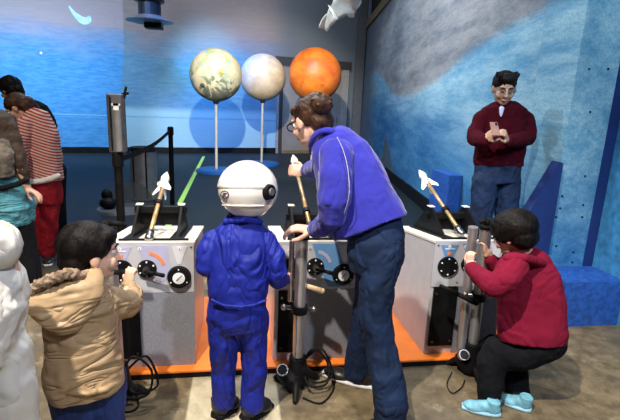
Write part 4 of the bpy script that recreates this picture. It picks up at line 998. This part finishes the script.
for a in ([(487, 113, Ym, 6), (481, 119, Ym, 7.5), (476, 130, Ym-.01, 8), (475, 138, Ym-.05, 8.5), (481, 140, Ym-.17, 7.5), (485, 140, Ym-.23, 6.2)], [(520, 112, Ym, 6.5), (526, 119, Ym, 8), (529, 130, Ym-.01, 8), (527, 138, Ym-.05, 8.5), (515, 141, Ym-.17, 7.5), (508, 141, Ym-.23, 6.2)]):
    b = B(); plimb(b, a); soft('sleeve', b, M['maroond'], me, None, .007, 4, .02, .10)
b = B(); quadp = [at(497, 103, 3.37), at(508, 104, 3.37), at(502, 115, 3.375)]
v = [b.verts.new(p) for p in quadp]; f = b.faces.new(v); bmesh.ops.solidify(b, geom=[f], thickness=.02)
b2 = B(); limb(b2, [(at(501, 109, Ym-.075), .027), (at(501, 116, Ym-.098), .008)]); b.free(); soft('undershirt', b2, M['lav'], me, None, .005, 3)
b = B(); ploft(b, [(498, 160, Ym, 22.5, .11), (497, 172, Ym, 23, .11), (497, 182, Ym, 22, .11)], (1, -.1, 0))
for xs in ((485, 481, 479), (508, 507, 505)):
    p = at(xs[0], 180, Ym); limb(b, [(p, .105), (Vector((at(xs[1], 215, Ym).x, Ym-.01, .52)), .085), (Vector((at(xs[2], 250, Ym).x, Ym, .07)), .075)])
soft('jeans', b, M['denim'], me, None, .008, 4, .02, .08)
for x in (479, 505):
    p = at(x, 250, Ym); shoe(me, (p.x+.0, Ym+.07, 0), (p.x-.03, Ym-.2, 0), .10, .09, M['shoeb'], M['blackm'])
b = B(); pc = at(495, 129, Ym-.33); pm = Matrix.Translation(pc) @ Matrix.Rotation(R(-35), 4, 'X'); box(b, (-.030, -.004, -.055), (.030, .004, .055), .003, pm)
ph = obj('phone', b, M['fleecelining'], None, pc); tag(ph, 'smartphone held in both hands by the man in the maroon sweater', 'phone')
b = B(); box(b, (-.026, .0045, -.050), (.026, .0055, .050), 0, pm); obj('screen', b, M['glassd'], ph)
b = B(); box(b, (.006, -.0065, .026), (.024, -.004, .048), 0, pm); obj('camera_bump', b, M['glassd'], ph)

# --- child in maroon sweater squatting at the right pump --------------------------------------
loc = fl(500, 410); bm = B(); hr = at(512, 233, 2.0); hf = Vector((-.62, .80, -.42)); hu = Vector((-.25, .2, 1))
P, E, m3, fr = head(bm, hr, hf, hu, .95, True)
limb(bm, [(P(0, -.02, -.05), .046), (at(527, 262, 2.0), .05)])
ploft(bm, [(522, 262, 1.99, 20, .06), (530, 285, 1.96, 27, .08), (534, 310, 1.93, 27, .08), (534, 340, 1.90, 27, .09)], (.9, -.45, 0), .85)
a1 = [(at(506, 268, 1.90), .036), (at(497, 285, 1.88), .032), (at(470, 264, 2.06), .022)]
a2 = [(at(520, 262, 2.10), .036), (at(500, 272, 2.18), .030), (at(487, 252, 2.16), .022)]
limb(bm, a1); limb(bm, a2)
hand(bm, at(470, 265, 2.06), (.0, .15, 1), (.8, .5, 0), .62, .9, 1); hand(bm, at(486, 254, 2.15), (-.1, .1, 1), (-.3, .5, 0), .62, .9, -1)
for a in ([(544, 350, 1.90, 17), (497, 352, 2.0, 12), (488, 398, 1.92, 7)], [(544, 345, 1.95, 17), (512, 352, 2.12, 12), (520, 396, 1.97, 7)]): plimb(bm, a, .72)
me = person('child in bright maroon sweater and black trousers squatting at the right pump', loc, bm, 'skinl')
face(me, P, m3, .95)
S3 = m3; b = B(); HE3(b, hr, 0, -.020, .030, (.104, .116, .094), .98); HE3(b, hr, 0, -.055, -.025, (.092, .066, .068), .98); HE3(b, hr, 0, .030, .056, (.080, .064, .046), .98); HE3(b, hr, -.066, .01, .015, (.03, .05, .05)); HE3(b, hr, .066, .01, .015, (.03, .05, .05))
soft('hair', b, M['hairb'], me, None, .005, 4, .008, .03)
b = B()
ploft(b, [(520, 252, 2.00, 15, .06), (524, 262, 1.99, 24, .08), (528, 278, 1.97, 29, .09), (530, 298, 1.95, 31, .095), (531, 318, 1.93, 32, .10), (532, 332, 1.91, 32, .10), (532, 342, 1.90, 31, .095)], (.9, -.45, .12))
SL = B(); plimb(SL, [(514, 266, 1.89, 15), (506, 279, 1.85, 14), (494, 286, 1.86, 12), (480, 276, 1.97, 9.5), (472, 269, 2.03, 7.5)]); soft('sleeve', SL, M['maroon'], me, None, .006, 4, .014, .08)
plimb(b, [(514, 262, 2.08, 13), (500, 270, 2.16, 9), (490, 260, 2.16, 7)])
soft('sweater', b, M['maroon'], me, None, .006, 6, .020, .13)
b = B(); limb(b, [(at(x, y, Y), .024) for x, y, Y in ((508, 258, 1.88), (524, 258, 1.86), (540, 262, 1.90), (548, 270, 1.95))]); soft('hood', b, M['maroon'], me, None, .006, 3)
b = B()
plimb(b, [(545, 340, 1.90, 21), (520, 350, 1.94, 21), (500, 352, 1.97, 17), (492, 362, 1.97, 15), (490, 385, 1.94, 13), (489, 398, 1.93, 11)])
plimb(b, [(546, 338, 1.96, 20), (525, 350, 2.05, 19), (512, 358, 2.10, 15), (516, 380, 2.03, 12), (519, 396, 1.98, 11)])
soft('trousers', b, M['blackcloth'], me, None, .007, 4, .015, .06)
shoe(me, fl(500, 415), fl(462, 407), .08, .075, M['shoel'], M['solel'], 'sneaker'); shoe(me, fl(531, 411), fl(500, 400), .08, .075, M['shoel'], M['solel'], 'sneaker')

# --- person in red and white stripes, bending ---------------------------------------------------
Ys = 4.3; loc = Vector((at(45, 255, Ys).x, Ys, 0)); bm = B(); hs = at(17, 108, Ys-.02); hf = Vector((-.75, -.1, -.62)); hu = Vector((-.62, 0, .78))
P, E, m3, fr = head(bm, hs, hf, hu, .95)
limb(bm, [(P(0, -.03, -.03), .05), (at(30, 122, Ys), .06)])
ploft(bm, [(30, 120, Ys, 13, .07), (38, 145, Ys, 14, .09), (43, 172, Ys, 14, .10), (46, 190, Ys, 14, .10)], (1, -.2, 0), .85)
s1 = [(at(22, 128, Ys-.12), .045), (at(20, 160, Ys-.2), .036), (at(27, 190, Ys-.28), .026)]; limb(bm, s1); hand(bm, s1[-1][0], (.4, -.2, -.35), (-.5, 0, -.6), .9, .3, 1, .2)
for xs in ((38, 35, 34), (50, 50, 48)): 
    p = at(xs[0], 190, Ys); limb(bm, [(p, .08), (Vector((at(xs[1], 222, Ys).x, Ys-.02, .45)), .055), (Vector((at(xs[2], 255, Ys).x, Ys, .07)), .04)])
me = person('person in red and white striped top and red trousers bending down at the left', loc, bm, 'skin', .007)
face(me, P, m3, .95, M['hairb'])
S3 = m3; b = B(); HE3(b, hs, 0, -.024, .034, (.086, .096, .086)); HE3(b, hs, 0, -.065, -.03, (.072, .06, .07)); limb(b, [(at(28, 103, Ys), .06), (at(36, 112, Ys+.03), .05), (at(42, 122, Ys+.05), .03)])
soft('hair', b, M['hairn'], me, None, .008, 2, .015, .02)
b = B()
ploft(b, [(27, 113, Ys, 10, .07), (32, 118, Ys, 17, .10), (38, 135, Ys, 20, .12), (41, 155, Ys, 19.5, .13), (43, 173, Ys, 18.5, .13), (44, 180, Ys, 18, .13)], (1, -.2, .1))
plimb(b, [(24, 126, Ys-.1, 9), (20, 146, Ys-.16, 7.5), (21, 164, Ys-.2, 6.5)])
soft('striped_top', b, M['stripes'], me, None, .009, 4, .02, .09)
b = B(); pts = [at(x, y, Ys-.13) for x, y in ((26, 181), (36, 181.5), (46, 180), (58, 176))]; limb(b, [(p, .026) for p in smooth_path(pts, 3)]); soft('top_hem', b, M['whitecloth'], me, None, .008, 3)
b = B(); ploft(b, [(43, 176, Ys, 16, .11), (44, 192, Ys, 17, .125), (44, 202, Ys, 17, .12)], (1, -.2, 0))
for xs in ((36, 34, 33), (51, 50, 48)):
    p = at(xs[0], 198, Ys); limb(b, [(p, .095), (Vector((at(xs[1], 222, Ys).x, Ys-.02, .45)), .085), (Vector((at(xs[2], 250, Ys).x, Ys, .09)), .075)])
soft('trousers', b, M['red'], me, None, .009, 4, .02, .08)
for x in (34, 49): p = at(x, 255, Ys); shoe(me, (p.x-.05, Ys+.08, 0), (p.x+.05, Ys-.16, 0), .095, .085, M['shoeb'], M['sole'])

# --- dark figure behind -------------------------------------------------------------------------
Yd = 4.9; loc = Vector((at(45, 220, Yd).x, Yd, 0)); bm = B(); hd = at(10, 90, Yd); hf = Vector((-.8, .3, -.3))
P, E, m3, fr = head(bm, hd, hf, Z, .95)
limb(bm, [(P(0, -.02, -.05), .05), (at(18, 115, Yd), .07)])
ploft(bm, [(22, 114, Yd, 14, .08), (32, 140, Yd, 14, .10), (42, 165, Yd, 13, .10)], (1, 0, 0), .85)
ar = [(at(36, 112, Yd), .05), (at(50, 130, Yd-.05), .04), (at(48, 150, Yd-.15), .03)]; limb(bm, ar); hand(bm, ar[-1][0], (-.2, -.3, -1), (-1, 0, 0), .9, .4, 1)
for x in (44, 55): p = at(x, 165, Yd); limb(bm, [(p, .08), (Vector((p.x, Yd, .45)), .055), (Vector((p.x, Yd, .07)), .04)])
me = person('dark haired person in black jacket and trousers behind the striped top', loc, bm, 'skind', .008)
S3 = m3; b = B(); HE3(b, hd, 0, -.02, .034, (.092, .10, .09), 1.05); HE3(b, hd, 0, -.055, -.02, (.08, .065, .08), 1.05); soft('hair', b, M['hairb'], me, None, .008, 2, .02, .03)
b = B(); ploft(b, [(18, 104, Yd, 12, .08), (26, 112, Yd, 20, .12), (33, 130, Yd, 20, .13), (42, 160, Yd, 16, .13), (46, 172, Yd, 14, .12)], (1, 0, .1))
plimb(b, [(38, 112, Yd, 11), (46, 122, Yd-.02, 9.5), (50, 132, Yd-.05, 8), (48, 150, Yd-.15, 7)]); soft('jacket', b, M['blackcloth'], me, None, .009, 4, .03, .1)
b = B()
for x in (45, 56): p = at(x, 170, Yd); limb(b, [(p, .10), (Vector((p.x, Yd, .45)), .07), (Vector((p.x, Yd, .08)), .06)])
soft('trousers', b, M['blackcloth'], me, None, .009, 4)
for x in (45, 56): p = at(x, 170, Yd); shoe(me, (p.x, Yd+.06, 0), (p.x+.03, Yd-.18, 0), .09, .08, M['shoeb'], M['blackm'])

# --- person with brown jacket and teal puffer at the left edge ---------------------------------
Yb = 3.35; loc = Vector((at(8, 250, Yb).x, Yb, 0)); bm = B(); hb = at(-22, 96, Yb); hf = Vector((.5, .6, -.5))
P, E, m3, fr = head(bm, hb, hf, Z, .98)
limb(bm, [(P(0, -.02, -.05), .055), (at(-12, 124, Yb), .07)])
ploft(bm, [(-8, 122, Yb, 16, .09), (0, 160, Yb, 18, .11), (5, 200, Yb, 18, .11), (8, 220, Yb, 18, .11)], (1, 0, 0), .85)
ar = [(at(8, 126, Yb), .05), (at(18, 160, Yb-.05), .042), (at(26, 188, Yb-.02), .028)]; limb(bm, ar); hand(bm, ar[-1][0], (.75, 0, -.45), (-.3, 0, -.8), .9, .35, -1, .2)
for x in (0, 20): p = at(x, 222, Yb); limb(bm, [(p, .08), (Vector((p.x+.02, Yb, .42)), .06), (Vector((p.x+.05, Yb, .07)), .04)])
me = person('person in dark brown jacket over teal quilted coat at the left edge', loc, bm, 'skin', .007)
S3 = m3; b = B(); HE3(b, hb, 0, -.02, .034, (.09, .10, .09)); soft('hair', b, M['hairb'], me, None, .008, 2, .02, .03)
b = B(); ploft(b, [(-10, 112, Yb, 10, .08), (-7, 118, Yb, 18, .12), (-3, 140, Yb, 20, .14), (0, 170, Yb, 20, .14), (1, 182, Yb, 19, .135)], (1, 0, .05))
plimb(b, [(6, 124, Yb, 10), (14, 145, Yb-.03, 9), (19, 163, Yb-.04, 8), (24, 180, Yb-.02, 6.5)]); soft('jacket', b, M['browncloth'], me, None, .009, 4, .03, .08)
b = B(); ploft(b, [(0, 140, Yb-.12, 7, .06), (2, 155, Yb-.14, 10, .08), (3, 175, Yb-.12, 9, .07)], (1, 0, 0)); soft('knit_scarf', b, M['greycloth'], me, None, .008, 4, .02, .05)
b = B(); ploft(b, [(3, 176, Yb, 20, .14), (5, 190, Yb, 22, .165), (7, 206, Yb, 24, .175), (8, 222, Yb, 22, .16)], (1, 0, 0)); soft('quilted_coat', b, M['teal'], me, None, .009, 4, .03, .06)
b = B(); limb(b, [(at(x, y, Yb-.16), .02) for x, y in ((-12, 188), (4, 188), (18, 184), (26, 180))]); soft('belt', b, M['blackcloth'], me, None, .008, 3)
b = B()
for x in (0, 20): p = at(x, 226, Yb); limb(b, [(p, .095), (Vector((p.x+.02, Yb, .42)), .08), (Vector((p.x+.05, Yb, .10)), .07)])
soft('trousers', b, M['blackcloth'], me, None, .009, 4)
for x in (0, 20): p = at(x, 226, Yb); shoe(me, (p.x+.02, Yb+.05, 0), (p.x+.17, Yb-.15, 0), .12, .16, M['fur'], M['blackm'], 'furry_boot')
